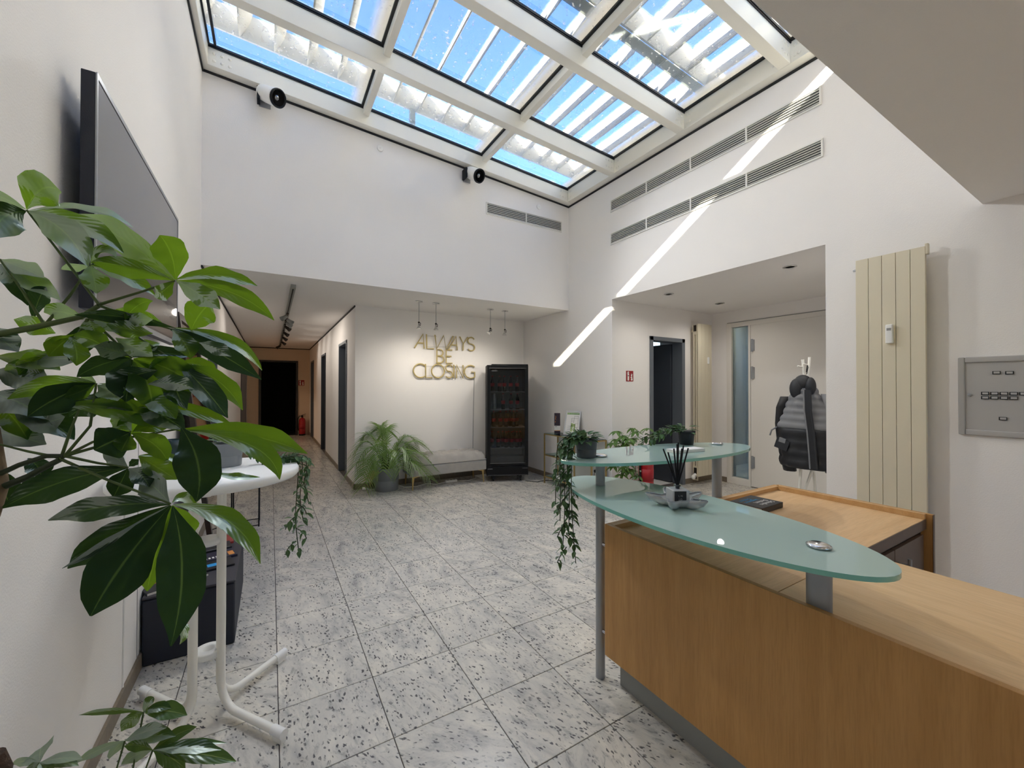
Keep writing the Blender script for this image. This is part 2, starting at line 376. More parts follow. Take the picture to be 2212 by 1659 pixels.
def thing(name, label, cat, loc=(0, 0, 0), rotz=0.0, group=None):
    return tag(empty(name, loc, rotz), label, cat, group)
def rootmat(o):
    M = Matrix.Translation(o.location)@o.rotation_euler.to_matrix().to_4x4()
    return M
def obj(name, mb, m, parent=None, local=False, bevel=0, label=None, seg=2):
    """links ONE mesh object; vertices are in world space unless local (= the root's own space)"""
    me = mb if isinstance(mb, bpy.types.Mesh) else mb.mesh(name)
    mm = MATS[m] if isinstance(m, str) else m
    if mm and not me.materials: me.materials.append(mm)
    o = bpy.data.objects.new(name, me); COL.objects.link(o)
    if parent:
        o.parent = parent
        if not local and not isinstance(mb, bpy.types.Mesh):
            M = Matrix.Identity(4); q = parent
            while q: M = (rootmat(q) if q.type == 'EMPTY' else q.matrix_local)@M; q = q.parent
            me.transform(M.inverted())
    if bevel:
        b = o.modifiers.new('bevel', 'BEVEL'); b.width = bevel; b.segments = seg; b.limit_method = 'ANGLE'; b.angle_limit = .7
        me.polygons.foreach_set('use_smooth', [True]*len(me.polygons))
        try: o.modifiers.new('wn', 'WEIGHTED_NORMAL').keep_sharp = True
        except Exception: pass
    if label: o['label'] = label
    return o
def struct(name, mb, m, label=None, parent=None):
    o = obj(name, mb, m, parent); o['kind'] = 'structure'
    if label: o['label'] = label
    return o
def copy_tree(o, parent=None):
    c = o.copy(); COL.objects.link(c)
    if parent: c.parent = parent
    for ch in list(o.children): copy_tree(ch, c)
    return c
def text_mesh(txt, size, extrude=.0008, align='CENTER', spacing=1.0):
    cu = bpy.data.curves.new('lettering', 'FONT'); cu.body = txt; cu.size = size; cu.extrude = extrude
    cu.align_x = align; cu.align_y = 'CENTER'; cu.resolution_u = 2; cu.space_character = spacing
    o = bpy.data.objects.new('lettering', cu); COL.objects.link(o)
    dg = bpy.context.evaluated_depsgraph_get(); me = bpy.data.meshes.new_from_object(o.evaluated_get(dg))
    bpy.data.objects.remove(o); return me
def lettering(txt, size, M, m, parent, name='lettering', **kw):
    """M: world matrix of the lettering plane (x along the line, y up the letters)"""
    me = text_mesh(txt, size, **kw); me.transform(M)
    R = Matrix.Identity(4); q = parent
    while q: R = (rootmat(q) if q.type == 'EMPTY' else q.matrix_local)@R; q = q.parent
    me.transform(R.inverted()); me.materials.clear(); me.materials.append(MATS[m])
    o = bpy.data.objects.new(name, me); COL.objects.link(o); o.parent = parent; return o
def frame_mat(o, ex, ey):
    ex = Vector(ex).normalized(); ey = Vector(ey).normalized(); ez = ex.cross(ey)
    return Matrix(((ex.x, ey.x, ez.x, o[0]), (ex.y, ey.y, ez.y, o[1]), (ex.z, ey.z, ez.z, o[2]), (0, 0, 0, 1)))
def arc(p, c, r, a0, a1, n): return [(c[0]+r*math.cos(a0+(a1-a0)*i/n), c[1]+r*math.sin(a0+(a1-a0)*i/n)) for i in range(n+1)]
# ------------------------------------------------------------------ the room
XL, XR = -.60, 3.74            # left and right wall faces
YB, YA = 3.04, 4.28            # upper back wall, wall with the lettering
YS = -1.01                     # edge of the low ceiling above the viewer
ZC = 2.557                     # low ceilings
XC = .97                       # right wall of the corridor
YE = 11.9                      # end of the corridor
XB, YR0, YR1 = 5.86, -.184, 2.154   # entrance recess
ZT = 4.28
T = .15
def zs(x, dz=0): return 4.385-.0673*(x+.6)+dz
fb = MB().box(XL-.4, XR+.02, -5.3, YA+.05, -.08, -.004).box(XL-2.6, XC+.4, YA, YE+1.5, -.08, -.004).box(XR, XB+.1, YR0-.1, YR1+1.5, -.08, -.004)
floor = struct('floor', fb, 'grout', 'grey speckled granite tile floor with dark joints')
def tile_mesh(w, d):
    g = .0018; b = .0012
    m = MB(); m.add([(g, g, -.006), (w-g, g, -.006), (w-g, d-g, -.006), (g, d-g, -.006), (g, g, -b), (w-g, g, -b), (w-g, d-g, -b), (g, d-g, -b),
                     (g+b, g+b, 0), (w-g-b, g+b, 0), (w-g-b, d-g-b, 0), (g+b, d-g-b, 0)],
                    [(0, 1, 5, 4), (1, 2, 6, 5), (2, 3, 7, 6), (3, 0, 4, 7), (4, 5, 9, 8), (5, 6, 10, 9), (6, 7, 11, 10), (7, 4, 8, 11), (8, 9, 10, 11)])
    return m
tcache = {}; rest = MB()
def tiles(x0, x1, y0, y1, single=True):
    for i in range(math.floor(x0/.4+1e-6), math.ceil(x1/.4-1e-6)):
        for j in range(math.floor(y0/.4+1e-6), math.ceil(y1/.4-1e-6)):
            a, b = max(i*.4, x0), min(i*.4+.4, x1); c, d = max(j*.4, y0), min(j*.4+.4, y1)
            if b-a < .012 or d-c < .012: continue
            if single:
                k = (round(b-a, 3), round(d-c, 3))
                if k not in tcache: tcache[k] = tile_mesh(*k).mesh('tile'); tcache[k].materials.append(MATS['granite'])
                o = bpy.data.objects.new('tile', tcache[k]); COL.objects.link(o); o.parent = floor; o.location = (a, c, 0)
            else:
                t = tile_mesh(b-a, d-c); rest.add([(p[0]+a, p[1]+c, p[2]) for p in t.v], t.f)
tiles(XL, XR, -1.2, YA)
tiles(XL, XC, YA, 8.0)
tiles(XR, XB, YR0, YR1)
tiles(XL, XC, 8.0, YE, False); tiles(XL, XR, -5.0, -1.2, False)
r_ = obj('far_tiles', rest, 'granite', floor); r_['kind'] = 'stuff'
# walls
wl = MB().box(XL-T, XL, -5.1, 3.58, 0, ZC).box(XL-T, XL, 3.58, 4.36, 2.0, ZC).box(XL-T, XL, 4.36, 9.0, 0, ZC).box(XL-T, XL, 9.0, 11.3, 2.1, ZC).box(XL-T, XL, 11.3, YE, 0, ZC).box(XL-T, XL, YS-.15, YB+.15, ZC, zs(XL)+.19)
struct('wall_left', wl, 'plaster', 'tall white plaster wall beside the screen')
wr = MB().box(XR, XR+T, -5.1, YR0, 0, ZC).box(XR, XR+T, YR1, YA+.15, 0, ZC).box(XR, XR+T, YS-.15, YB+.15, ZC, zs(XR)+.19)
struct('wall_right', wr, 'plaster', 'tall white plaster wall with two long air grilles')
def sloped(x0, x1, y0, y1, z0, dz):
    return MB().add([(x0, y0, z0), (x1, y0, z0), (x1, y1, z0), (x0, y1, z0), (x0, y0, zs(x0, dz)), (x1, y0, zs(x1, dz)), (x1, y1, zs(x1, dz)), (x0, y1, zs(x0, dz))],
                    [(0, 3, 2, 1), (4, 5, 6, 7), (0, 1, 5, 4), (1, 2, 6, 5), (2, 3, 7, 6), (3, 0, 4, 7)])
struct('wall_back_upper', sloped(XL, XR, YB, YB+.15, ZC, .19), 'plaster', 'white upper wall below the roof light')
struct('wall_back', MB().box(XC+T, XR, YA, YA+.15, 0, ZC), 'plaster', 'white wall carrying the gold lettering')
struct('wall_front_upper', sloped(XL, XR, YS-.15, YS, ZC, .19), 'plaster')
WX0, WX1, WZ0, WZ1 = .9, 2.6, 1.2, 2.1  # opening of an added, unseen window that brings in fill daylight
wf = MB().box(XL-T, WX0, -5.25, -5.1, 0, ZC).box(WX1, XR+T, -5.25, -5.1, 0, ZC).box(WX0, WX1, -5.25, -5.1, 0, WZ0).box(WX0, WX1, -5.25, -5.1, WZ1, ZC)
struct('wall_front', wf, 'plaster')
w2 = tag(empty('fill_window', (1.65, -5.1, WZ0)), 'added window behind the reception for fill daylight', None, None, 'structure')
obj('frame', MB().box(WX0, WX0+.06, -5.22, -5.14, WZ0, WZ1).box(WX1-.06, WX1, -5.22, -5.14, WZ0, WZ1).box(WX0+.06, WX1-.06, -5.22, -5.14, WZ0, WZ0+.06).box(WX0+.06, WX1-.06, -5.22, -5.14, WZ1-.06, WZ1).box(1.67, 1.73, -5.22, -5.14, WZ0+.06, WZ1-.06), 'white_frame', w2)
for a, b in ((WX0+.06, 1.67), (1.73, WX1-.06)): obj('pane', MB().box(a, b, -5.185, -5.175, WZ0+.06, WZ1-.06), 'pane_glass', w2)
struct('ceiling_front', MB().box(XL-T, XR+T, -5.25, YS-.15, ZC, ZC+.2), 'plaster', 'low grey ceiling above the reception')
struct('ceiling_back', MB().box(XL-T, XR+T, YB+.15, YE+.2, ZC, ZC+.2), 'plaster', 'low white ceiling of the corridor')
# corridor
cw = MB(); e = YA+.15
for a, b in ((YA, 4.97), (5.80, 7.75), (8.57, 10.5), (11.35, YE)): cw.box(XC, XC+T, a, b, 0, ZC)
for a, b in ((4.97, 5.80), (7.75, 8.57), (10.5, 11.35)): cw.box(XC, XC+T, a, b, 2.15, ZC)
struct('wall_corridor_right', cw, 'plaster', 'corridor wall with grey doors')
ew = MB().box(XL, -.27, YE, YE+T, 0, ZC).box(.60, XC+.2, YE, YE+T, 0, ZC).box(-.27, .60, YE, YE+T, 2.14, ZC)
struct('wall_corridor_end', ew, 'plaster_warm', 'warm white end wall of the corridor')
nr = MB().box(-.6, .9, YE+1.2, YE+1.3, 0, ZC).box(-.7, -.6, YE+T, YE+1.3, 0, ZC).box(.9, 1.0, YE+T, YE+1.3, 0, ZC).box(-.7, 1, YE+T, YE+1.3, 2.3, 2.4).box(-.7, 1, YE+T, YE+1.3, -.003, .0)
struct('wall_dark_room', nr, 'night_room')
struct('trim_1', MB().box(-.33, -.27, YE-.03, YE+T, 0, 2.19).box(.60, .66, YE-.03, YE+T, 0, 2.19).box(-.27, .60, YE-.03, YE+T, 2.14, 2.19), 'dark_bronze', 'dark frame around the unlit doorway')
struct('trim_2', MB().box(XL, XL+.012, YB+.01, YE, ZC-.022, ZC).box(XC-.012, XC, YA, YE, ZC-.022, ZC).box(XL, XC, YE-.012, YE, ZC-.022, ZC), 'black_matte', 'dark shadow gap below the corridor ceiling')
def side_door(n, xf, sx, y0, y1, z, colour, label, leaf_in=.09):
    """a flush door in a long wall whose face is x = xf; sx: into the wall"""
    d = empty('door_%d' % n, (xf, (y0+y1)/2, 0)); tag(d, label, None, None, 'structure')
    fr = MB()
    for a, b, c, e_ in ((y0, y0+.045, 0, z), (y1-.045, y1, 0, z), (y0, y1, z-.045, z)): fr.box(xf-sx*.012, xf+sx*.14, a, b, c, e_)
    obj('frame', fr, colour, d, bevel=.003)
    obj('leaf', MB().box(xf+sx*leaf_in, xf+sx*(leaf_in+.04), y0+.02, y1-.02, -.004, z-.02), 'door_grey', d)
    hy = y0+.12; obj('handle', MB().tube([(xf+sx*leaf_in, hy, 1.02), (xf+sx*(leaf_in-.05), hy, 1.02), (xf+sx*(leaf_in-.05), hy+.11, 1.02)], .009), 'chrome', d)
side_door(1, XC, 1, 4.97, 5.80, 2.15, 'door_grey', 'grey flush door nearest to the lettered wall')
side_door(2, XC, 1, 7.75, 8.57, 2.15, 'door_grey_dark', 'second grey door along the corridor wall')
side_door(3, XC, 1, 10.5, 11.35, 2.15, 'door_grey', 'last grey door beside the red extinguisher')
side_door(4, XL, -1, 3.58, 4.36, 2.0, 'door_grey', 'grey door beyond the leaning mirror')
d5 = tag(empty('door_5', (XL, 10.2, 0)), 'open doorway to a lit room at the corridor end', None, None, 'structure')
obj('frame', MB().box(XL-.14, XL+.012, 9.0, 9.06, 0, 2.1).box(XL-.14, XL+.012, 11.24, 11.3, 0, 2.1).box(XL-.14, XL+.012, 9.06, 11.24, 2.05, 2.1), 'door_grey_dark', d5)
struct('wall_lit_room', MB().box(-2.9, -2.8, 8.7, 11.7, 0, 2.6).box(-2.8, XL-T, 8.6, 8.7, 0, 2.6).box(-2.8, XL-T, 11.7, 11.8, 0, 2.6).box(-2.9, XL-T, 8.6, 11.8, 2.6, 2.7).box(-2.9, XL-T, 8.6, 11.8, -.02, 0), 'plaster_warm')
rl = bpy.data.lights.new('room_lamp', 'AREA'); rl.energy = 2.2; rl.size = .6; rl.color = (1.0, .78, .56)
ro = bpy.data.objects.new('room_lamp', rl); COL.objects.link(ro); ro.location = (-1.7, 10.0, 2.55)
# entrance recess
rs = MB().box(XR+T, 4.445, YR1, YR1+T, 0, ZC).box(5.192, XB+T, YR1, YR1+T, 0, ZC).box(4.445, 5.192, YR1, YR1+T, 2.13, ZC)
struct('wall_recess_side', rs, 'plaster', 'white side wall of the entrance recess')
struct('wall_recess_near', MB().box(XR+T, XB+T, YR0-T, YR0, 0, ZC), 'plaster')
rb = MB().box(XB, XB+T, 1.90, YR1+.02, 0, ZC).box(XB, XB+T, YR0-T, 1.90, 2.37, ZC)
struct('wall_recess_back', rb, 'plaster', 'white wall around the entrance door')
struct('ceiling_recess', MB().box(XR+T, XB+T, YR0-T, YR1+T, ZC, ZC+.15), 'plaster', 'white ceiling of the entrance recess')
dk = MB().box(4.0, 5.7, 3.7, 3.8, 0, ZC).box(3.95, 4.0, YR1+T, 3.8, 0, ZC).box(5.7, 5.75, YR1+T, 3.0, 0, ZC).box(5.7, 5.75, 3.0, 3.5, 0, 1.6).box(5.7, 5.75, 3.5, 3.8, 0, ZC).box(3.95, 5.75, YR1+T, 3.8, 2.3, 2.4).box(3.95, 5.75, YR1+T, 3.8, -.06, -.003)
struct('wall_side_room', dk, 'plaster_grey')
d6 = tag(empty('door_6', (4.82, YR1, 0)), 'open doorway with grey steel frame in the recess', None, None, 'structure')
obj('frame', MB().box(4.445, 4.51, YR1-.015, YR1+.16, 0, 2.13).box(5.127, 5.192, YR1-.015, YR1+.16, 0, 2.13).box(4.445, 5.192, YR1-.015, YR1+.16, 2.075, 2.13), 'door_grey', d6, bevel=.003)
obj('leaf', MB().box(5.10, 5.145, YR1+.17, YR1+.95, .005, 2.07), 'door_grey_dark', d6)
obj('handle', MB().tube([(5.10, YR1+.88, 1.03), (5.05, YR1+.88, 1.03), (5.05, YR1+.76, 1.03)], .009), 'chrome', d6)
obj('light_switch', MB().box(4.62, 4.70, 3.69, 3.70, 1.0, 1.08), 'switch', d6)
# entrance door with glazed side light
d7 = tag(empty('door_7', (XB, .9, 0)), 'white entrance door with a narrow glazed side light', None, None, 'structure')
obj('frame', MB().box(XB-.02, XB+.10, 1.83, 1.905, 0, 2.375).box(XB-.02, XB+.10, YR0, 1.83, 2.31, 2.375).box(XB-.02, XB+.10, 1.575, 1.83, 0, .10).box(XB-.02, XB+.10, 1.555, 1.585, 0, 2.31), 'door_white', d7, bevel=.004)
obj('leaf', MB().box(XB-.012, XB+.05, .42, 1.553, .01, 2.312), 'door_white', d7, bevel=.004)
obj('leaf', MB().box(XB-.012, XB+.05, YR0, .415, .01, 2.312), 'door_white', d7, bevel=.004)
obj('pane', MB().box(XB+.02, XB+.03, 1.585, 1.83, .10, 2.31), 'pane_glass', d7)
for z in (2.02, 1.63, .36): obj('hinge', MB().tube([(XB-.025, 1.53, z-.09), (XB-.025, 1.53, z+.09)], .014).box(XB-.03, XB-.01, 1.50, 1.53, z-.08, z+.08), 'steel_grey', d7)
obj('bead', MB().box(XB-.012, XB-.004, YR0, 1.9, 2.372, 2.386), 'zinc', d7)
# lobby beyond the side light
struct('wall_lobby', MB().box(7.6, 7.7, .3, 3.2, 0, 2.6).box(XB+T, 7.7, 2.6, 2.7, 0, 2.6).box(XB+T, 7.7, .2, .3, 0, 2.6).box(XB+T, 7.7, .2, 2.7, -.08, 0).box(XB+T, 6.9, .2, 2.7, 2.6, 2.7).box(7.2, 7.7, .2, 2.7, 2.6, 2.7), 'plaster_grey')
# skirting
def skirt(name, *bx):
    m = MB()
    for q in bx: m.box(*q)
    struct(name, m, 'skirting', 'brown granite skirting')
h = .075; s_ = .012
skirt('baseboard_left', (XL, XL+s_, -5, 3.58, 0, h), (XL, XL+s_, 4.36, 9.0, 0, h), (XL, XL+s_, 11.3, YE, 0, h))
skirt('baseboard_corridor', (XC-s_, XC, YA-.012, 4.97, 0, h), (XC-s_, XC, 5.80, 7.75, 0, h), (XC-s_, XC, 8.57, 10.5, 0, h), (XC-s_, XC, 11.35, YE, 0, h))
skirt('baseboard_back', (XC-s_, XR, YA-s_, YA, 0, h))
skirt('baseboard_right', (XR-s_, XR, YR1-s_, YA, 0, h), (XR-s_, XR, -5, YR0, 0, h))
skirt('baseboard_recess', (XR-s_, 4.445, YR1-s_, YR1, 0, h), (5.192, XB, YR1-s_, YR1, 0, h), (XB-s_, XB, 1.905, YR1, 0, h))
struct('trim_3', MB().box(XL, XL+.0015, 1.018, 1.024, .08, 1.98), 'print_grey', 'fine vertical joint in the wall lining')
# ------------------------------------------------------------------ roof light
sk = tag(empty('window_1', (1.57, 1.05, 4.3)), 'sloping roof light of white beams and weathered glass panes', None, None, 'structure')
def slope(mb):
    mb.v = [(x, y, z+zs(x)) for x, y, z in mb.v]; return mb
yr = [2.06, 1.06, .06]; xc = [.845, 2.29]
DZ = .2
obj('edge_beam', slope(MB().box(XL, XR, 2.935, YB, 0, DZ)), 'white_metal', sk, bevel=.004)
obj('edge_beam', slope(MB().box(XL, XR, YS, -.905, 0, DZ)), 'white_metal', sk, bevel=.004)
obj('edge_beam', slope(MB().box(XL, -.545, -.9, 2.93, 0, DZ)), 'white_metal', sk, bevel=.004)
obj('edge_beam', slope(MB().box(3.64, XR, -.9, 2.93, 0, DZ)), 'white_metal', sk, bevel=.004)
for y in yr: obj('rafter', slope(MB().box(-.545, 3.64, y-.045, y+.045, 0, DZ)), 'white_metal', sk, bevel=.004)
yb = [2.935]+[q for y in yr for q in (y+.045, y-.045)]+[-.905]
xb = [-.545, xc[0]-.03, xc[0]+.03, xc[1]-.03, xc[1]+.03, 3.64]
for i in range(4):
    y1, y0 = yb[2*i], yb[2*i+1]
    for x in xc: obj('cross_bar', slope(MB().box(x-.03, x+.03, y0, y1, .10, DZ)), 'white_metal', sk, bevel=.003)
    for k in range(3):
        x0, x1 = xb[2*k], xb[2*k+1]
        m = slope(MB().box(x0, x1, y0, y1, DZ-.003, DZ+.009)); obj('glass_pane', m, 'roof_glass', sk)
        g = MB(); a = .014
        g.box(x0, x1, y0, y0+a, DZ-.024, DZ-.004).box(x0, x1, y1-a, y1, DZ-.024, DZ-.004).box(x0, x0+a, y0+a, y1-a, DZ-.024, DZ-.004).box(x1-1.6*a, x1, y0+a, y1-a, DZ-.024, DZ-.004)
        if k == 0: g.box(x0+.045, x0+.065, y0+a, y1-a, DZ-.03, DZ-.004)
        obj('gasket', slope(g), 'rubber', sk)
        obj('seal', slope(MB().box(x0, x1, y0, y0+.008, DZ-.036, DZ-.026).box(x0, x1, y1-.008, y1, DZ-.036, DZ-.026)), 'rubber', sk)
# bolted end plates: heads as low domes
def bolts(pts, ax):
    m = MB()
    for p in pts: m.ball((p[0], p[1], p[2]+zs(p[0])), (.014, .008, .014) if ax == 'y' else (.008, .014, .014), 8, 6)
    obj('bolt_heads', m, 'white_metal', sk)
for y in [2.935]+[q+.0 for q in (2.06-.045, 1.06-.045, .06-.045)]:
    bolts([(x, y, z) for x in (3.60, 3.555, 3.51) for z in (.05, .13)], 'y')
    bolts([(3.64, y-q, z) for q in (.035, .065) for z in (.05, .13)], 'x')
for y in yr: bolts([(3.64, y+.06+q, .07) for q in (0, .03)], 'x')
bolts([(x, 2.935, z) for x in (-.50, -.44, -.38) for z in (.05, .12)], 'y')
struct('trim_4', slope(MB().box(XL, XR, YB-.012, YB, -.02, 0).box(XR-.012, XR, YS, YB, -.02, 0).box(XL, XL+.012, YS, YB, -.02, 0)), 'rubber', 'dark joint around the roof light')
# ------------------------------------------------------------------ louvres outside above the glass
lv = thing('sun_louvre', 'white sun louvre with slanted blades above the roof glass', 'louvre', (1.5, 1.0, 4.9))
def zl(x): return 4.89-.0673*(x+.32)
BW, BA = .30, math.radians(69)
def blade(x, y0, y1):
    n = 9; m = MB(); up = []; lo = []
    for i in range(n+1):
        s = i/n; a = s*BW; bow = .012*math.sin(PI*s); th = .005+.004*math.sin(PI*s)
        for lst, o in ((up, bow+th), (lo, bow-th)):
            lst.append((x+a*math.cos(BA)+o*math.sin(BA), zl(x)+a*math.sin(BA)-o*math.cos(BA)))
    prof = up+lo[::-1]; k = len(prof)
    m.add([(p[0], y0, p[1]) for p in prof]+[(p[0], y1, p[1]) for p in prof], [(i, (i+1) % k, k+(i+1) % k, k+i) for i in range(k)], True)
    m.add([(p[0], y0, p[1]) for p in prof]+[(p[0], y1, p[1]) for p in prof], [tuple(range(k))[::-1], tuple(range(k, 2*k))])
    return m
x = -2.12
while x < 5.2:
    obj('blade', blade(x, 1.09, 3.14), 'louvre_white', lv); obj('blade', blade(x, -1.24, .93), 'louvre_white', lv); x += .30
def lrail(y0, y1, h): 
    m = MB().box(-2.3, 5.6, y0, y1, 0, h); m.v = [(x, y, z+zl(x)) for x, y, z in m.v]; return m
obj('end_rail', lrail(3.145, 3.165, .26), 'louvre_white', lv)
obj('end_rail', lrail(.93, .95, .26), 'louvre_white', lv)
obj('end_rail', lrail(-1.265, -1.245, .28), 'louvre_white', lv)
m_ = MB().box(-2.3, 5.6, .955, 1.055, -.012, .0); m_.v = [(x, y, z+zl(x)) for x, y, z in m_.v]
obj('cross_rail', m_, 'zinc', lv)
for bx, by in ((1.42, 3.15), (-1.2, 3.15), (4.2, 3.15), (-1.2, 1.0), (4.4, 1.0), (-1.2, -1.15), (4.4, -1.15)):
    obj('bracket', MB().box(bx-.03, bx+.03, by-.03, by+.03, zs(bx, .16), zl(bx)+.01).box(bx-.07, bx+.07, by-.04, by+.04, zs(bx, .16), zs(bx, .24)), 'zinc', lv)
# ------------------------------------------------------------------ grilles
def grille(label, wall, u0, u1, z0, z1, cuts, group):
    """wall 'x': on the right wall, u = y; wall 'y': on the upper back wall, u = x"""
    g = thing('air_grille', label, 'grille', (XR, (u0+u1)/2, z0) if wall == 'x' else ((u0+u1)/2, YB, z0), 0, group)
    def b(m, a0, a1, c0, c1, d0, d1):
        return m.box(XR-d1, XR-d0, a0, a1, c0, c1) if wall == 'x' else m.box(a0, a1, YB-d1, YB-d0, c0, c1)
    f = .014
    fr = MB(); b(fr, u0, u1, z0, z0+f, 0, .012); b(fr, u0, u1, z1-f, z1, 0, .012); b(fr, u0, u0+f, z0+f, z1-f, 0, .012); b(fr, u1-f, u1, z0+f, z1-f, 0, .012)
    obj('frame', fr, 'white_frame', g, bevel=.002)
    obj('backing', b(MB(), u0+f, u1-f, z0+f, z1-f, .0005, .0015), 'black_matte', g)
    n = 6
    for i in range(n):
        z = z0+f+(z1-z0-2*f)*(i+.5)/n
        m = MB(); c = (XR-.006, (u0+u1)/2, z) if wall == 'x' else ((u0+u1)/2, YB-.006, z)
        L_ = u1-u0-2*f
        M = Matrix.Rotation(math.radians(28), 3, 'Y') if wall == 'x' else Matrix.Rotation(math.radians(-28), 3, 'X')
        obj('slat', m.obox(c, (.010, L_, .004) if wall == 'x' else (L_, .010, .004), M), 'white_frame', g)
    for c in cuts: obj('divider', b(MB(), c-.007, c+.007, z0+f, z1-f, 0, .012), 'white_frame', g)
grille('long upper air grille on the wall above the entrance recess', 'x', -.165, 2.175, 3.685, 3.84, (1.59, 1.01, .43), 'long grilles above the recess')
grille('long lower air grille on the wall above the entrance recess', 'x', -.175, 2.175, 3.262, 3.412, (1.59, 1.01, .43), 'long grilles above the recess')
grille('short air grille high on the wall below the roof glass', 'y', 2.37, 3.61, 3.685, 3.845, (2.99,), None)
# ------------------------------------------------------------------ spotlights high on the wall
def wall_spot(x, z, aim, label, tilt):
    t = thing('wall_spotlight', label, 'spotlight', (x, YB, z), 0, 'spotlights below the roof glass')
    K = 1.4
    obj('wall_plate', MB().box(x-.06, x+.04, YB-.012, YB, z-.07, z+.055), 'steel_grey', t, bevel=.004)
    c = Vector((x-.02, YB-.012, z)); d = Vector(aim).normalized(); h = Vector((x+.03, YB-.13, z-.005))
    obj('arm', MB().tube([c, c+Vector((-.01, -.06, .01)), h], .014, 8).box(x-.075, x-.05, YB-.12, YB-.012, z-.06, z+.06), 'black_matte', t)
    M = d.to_track_quat('Z', 'Y').to_matrix()
    obj('housing', MB().lathe([(.03*K, -.07*K), (.05*K, -.065*K), (.054*K, -.03*K), (.058*K, .05*K), (.058*K, .07*K)], h, 24, M), 'white_plastic', t)
    obj('rim', MB().lathe([(.058*K, .069*K), (.060*K, .075*K), (.060*K, .087*K), (.052*K, .087*K), (.049*K, .075*K), (.049*K, .070*K)], h, 24, M), 'black_gloss', t)
    obj('lens', MB().lathe([(.0, .055*K), (.025*K, .062*K), (.049*K, .080*K)], h, 20, M), 'reflector', t)
def lamp(name, loc, aim, power, ang=110, radius=.05, col=(1.0, .93, .84)):
    l = bpy.data.lights.new(name, 'SPOT'); l.energy = power; l.spot_size = math.radians(ang); l.spot_blend = 1.0; l.shadow_soft_size = radius; l.color = col
    o = bpy.data.objects.new(name, l); COL.objects.link(o); o.location = loc; o.rotation_euler = Vector(aim).to_track_quat('-Z', 'Y').to_euler(); return o
wall_spot(-.09, 4.265, (.62, -.62, -.42), 'white wall spotlight near the tall screen wall corner', 0)
wall_spot(2.10, 4.09, (.30, -.80, -.50), 'white wall spotlight near the middle of the upper wall', 0)
for x, z, l in ((1.02, 4.135, 'small round white blank cover between the two spotlights'), (3.206, 3.97, 'small round white blank cover above the short grille')):  # plain round blank covers on the upper wall
    t = thing('blank_cover', l, 'blank cover', (x, YB, z), 0, 'round blank covers on the upper wall')
    Mx = Matrix.Rotation(PI/2, 3, 'X')
    obj('cover', MB().lathe([(.036, 0), (.036, .006), (.030, .009), (.0, .010)], (x, YB, z), 24, Mx), 'white_plastic', t)
    obj('button', MB().lathe([(.009, .008), (.009, .014), (.0, .015)], (x, YB, z), 12, Mx), 'white_plastic', t)
lamp('spotlight_beam', (.13, YB-.28, 4.16), (.55, -.8, -.75), 24, 114, .12, (.95, .98, 1.0))
lamp('spotlight_beam', (2.22, YB-.32, 3.99), (.1, -.9, -.7), 15, 112, .12, (.95, .98, 1.0))
# ------------------------------------------------------------------ wall screen
tv = thing('wall_screen', 'large dark flat screen mounted high on the white wall', 'screen', (XL, .78, 1.67))
X0 = -.52
obj('body', MB().box(X0-.035, X0, .118, 1.44, 1.668, 2.424), 'blue_black', tv, bevel=.003)
obj('bracket', MB().box(XL, X0-.035, .42, 1.12, 1.85, 2.25), 'black_matte', tv)
obj('bezel', MB().box(X0, X0+.004, .118, 1.44, 2.408, 2.424).box(X0, X0+.004, .118, 1.44, 1.668, 1.69).box(X0, X0+.004, .118, .128, 1.69, 2.408).box(X0, X0+.004, 1.43, 1.44, 1.69, 2.408), 'steel_grey', tv)
obj('display', MB().box(X0, X0+.002, .128, 1.43, 1.69, 2.408), 'tv_screen', tv)
obj('cable', MB().tube([(XL+.02, .75, 1.70), (XL+.012, .75, 1.2), (XL+.012, .76, .6), (XL+.012, .75, .1)], .004, 6), 'white_plastic', tv)
# ------------------------------------------------------------------ leaning mirror
mi = thing('leaning_mirror', 'tall dark-framed mirror leaning against the wall past the screen', 'mirror', (-.5, 2.31, 0))
M = Matrix.Rotation(math.radians(-7.0), 3, 'Y')
c0 = Vector((-.345, 2.31, 0))
def mb_(m, a0, a1, h0, h1, d0, d1):
    o = len(m.v); m.box(d0, d1, a0, a1, h0, h1)
    for i in range(o, len(m.v)): m.v[i] = tuple(c0+M@Vector(m.v[i])+Vector((0, 0, .004)))
    return m
f = MB(); mb_(f, -.40, -.35, 0, 1.95, -.03, 0); mb_(f, .35, .40, 0, 1.95, -.03, 0); mb_(f, -.35, .35, 0, .05, -.03, 0); mb_(f, -.35, .35, 1.90, 1.95, -.03, 0)
obj('frame', f, 'dark_bronze', mi)
mm = mat('mirror_glass', (190, 188, 182), .03, metal=1.0)
obj('glass', mb_(MB(), -.35, .35, .05, 1.90, -.02, -.012), 'mirror_glass', mi)
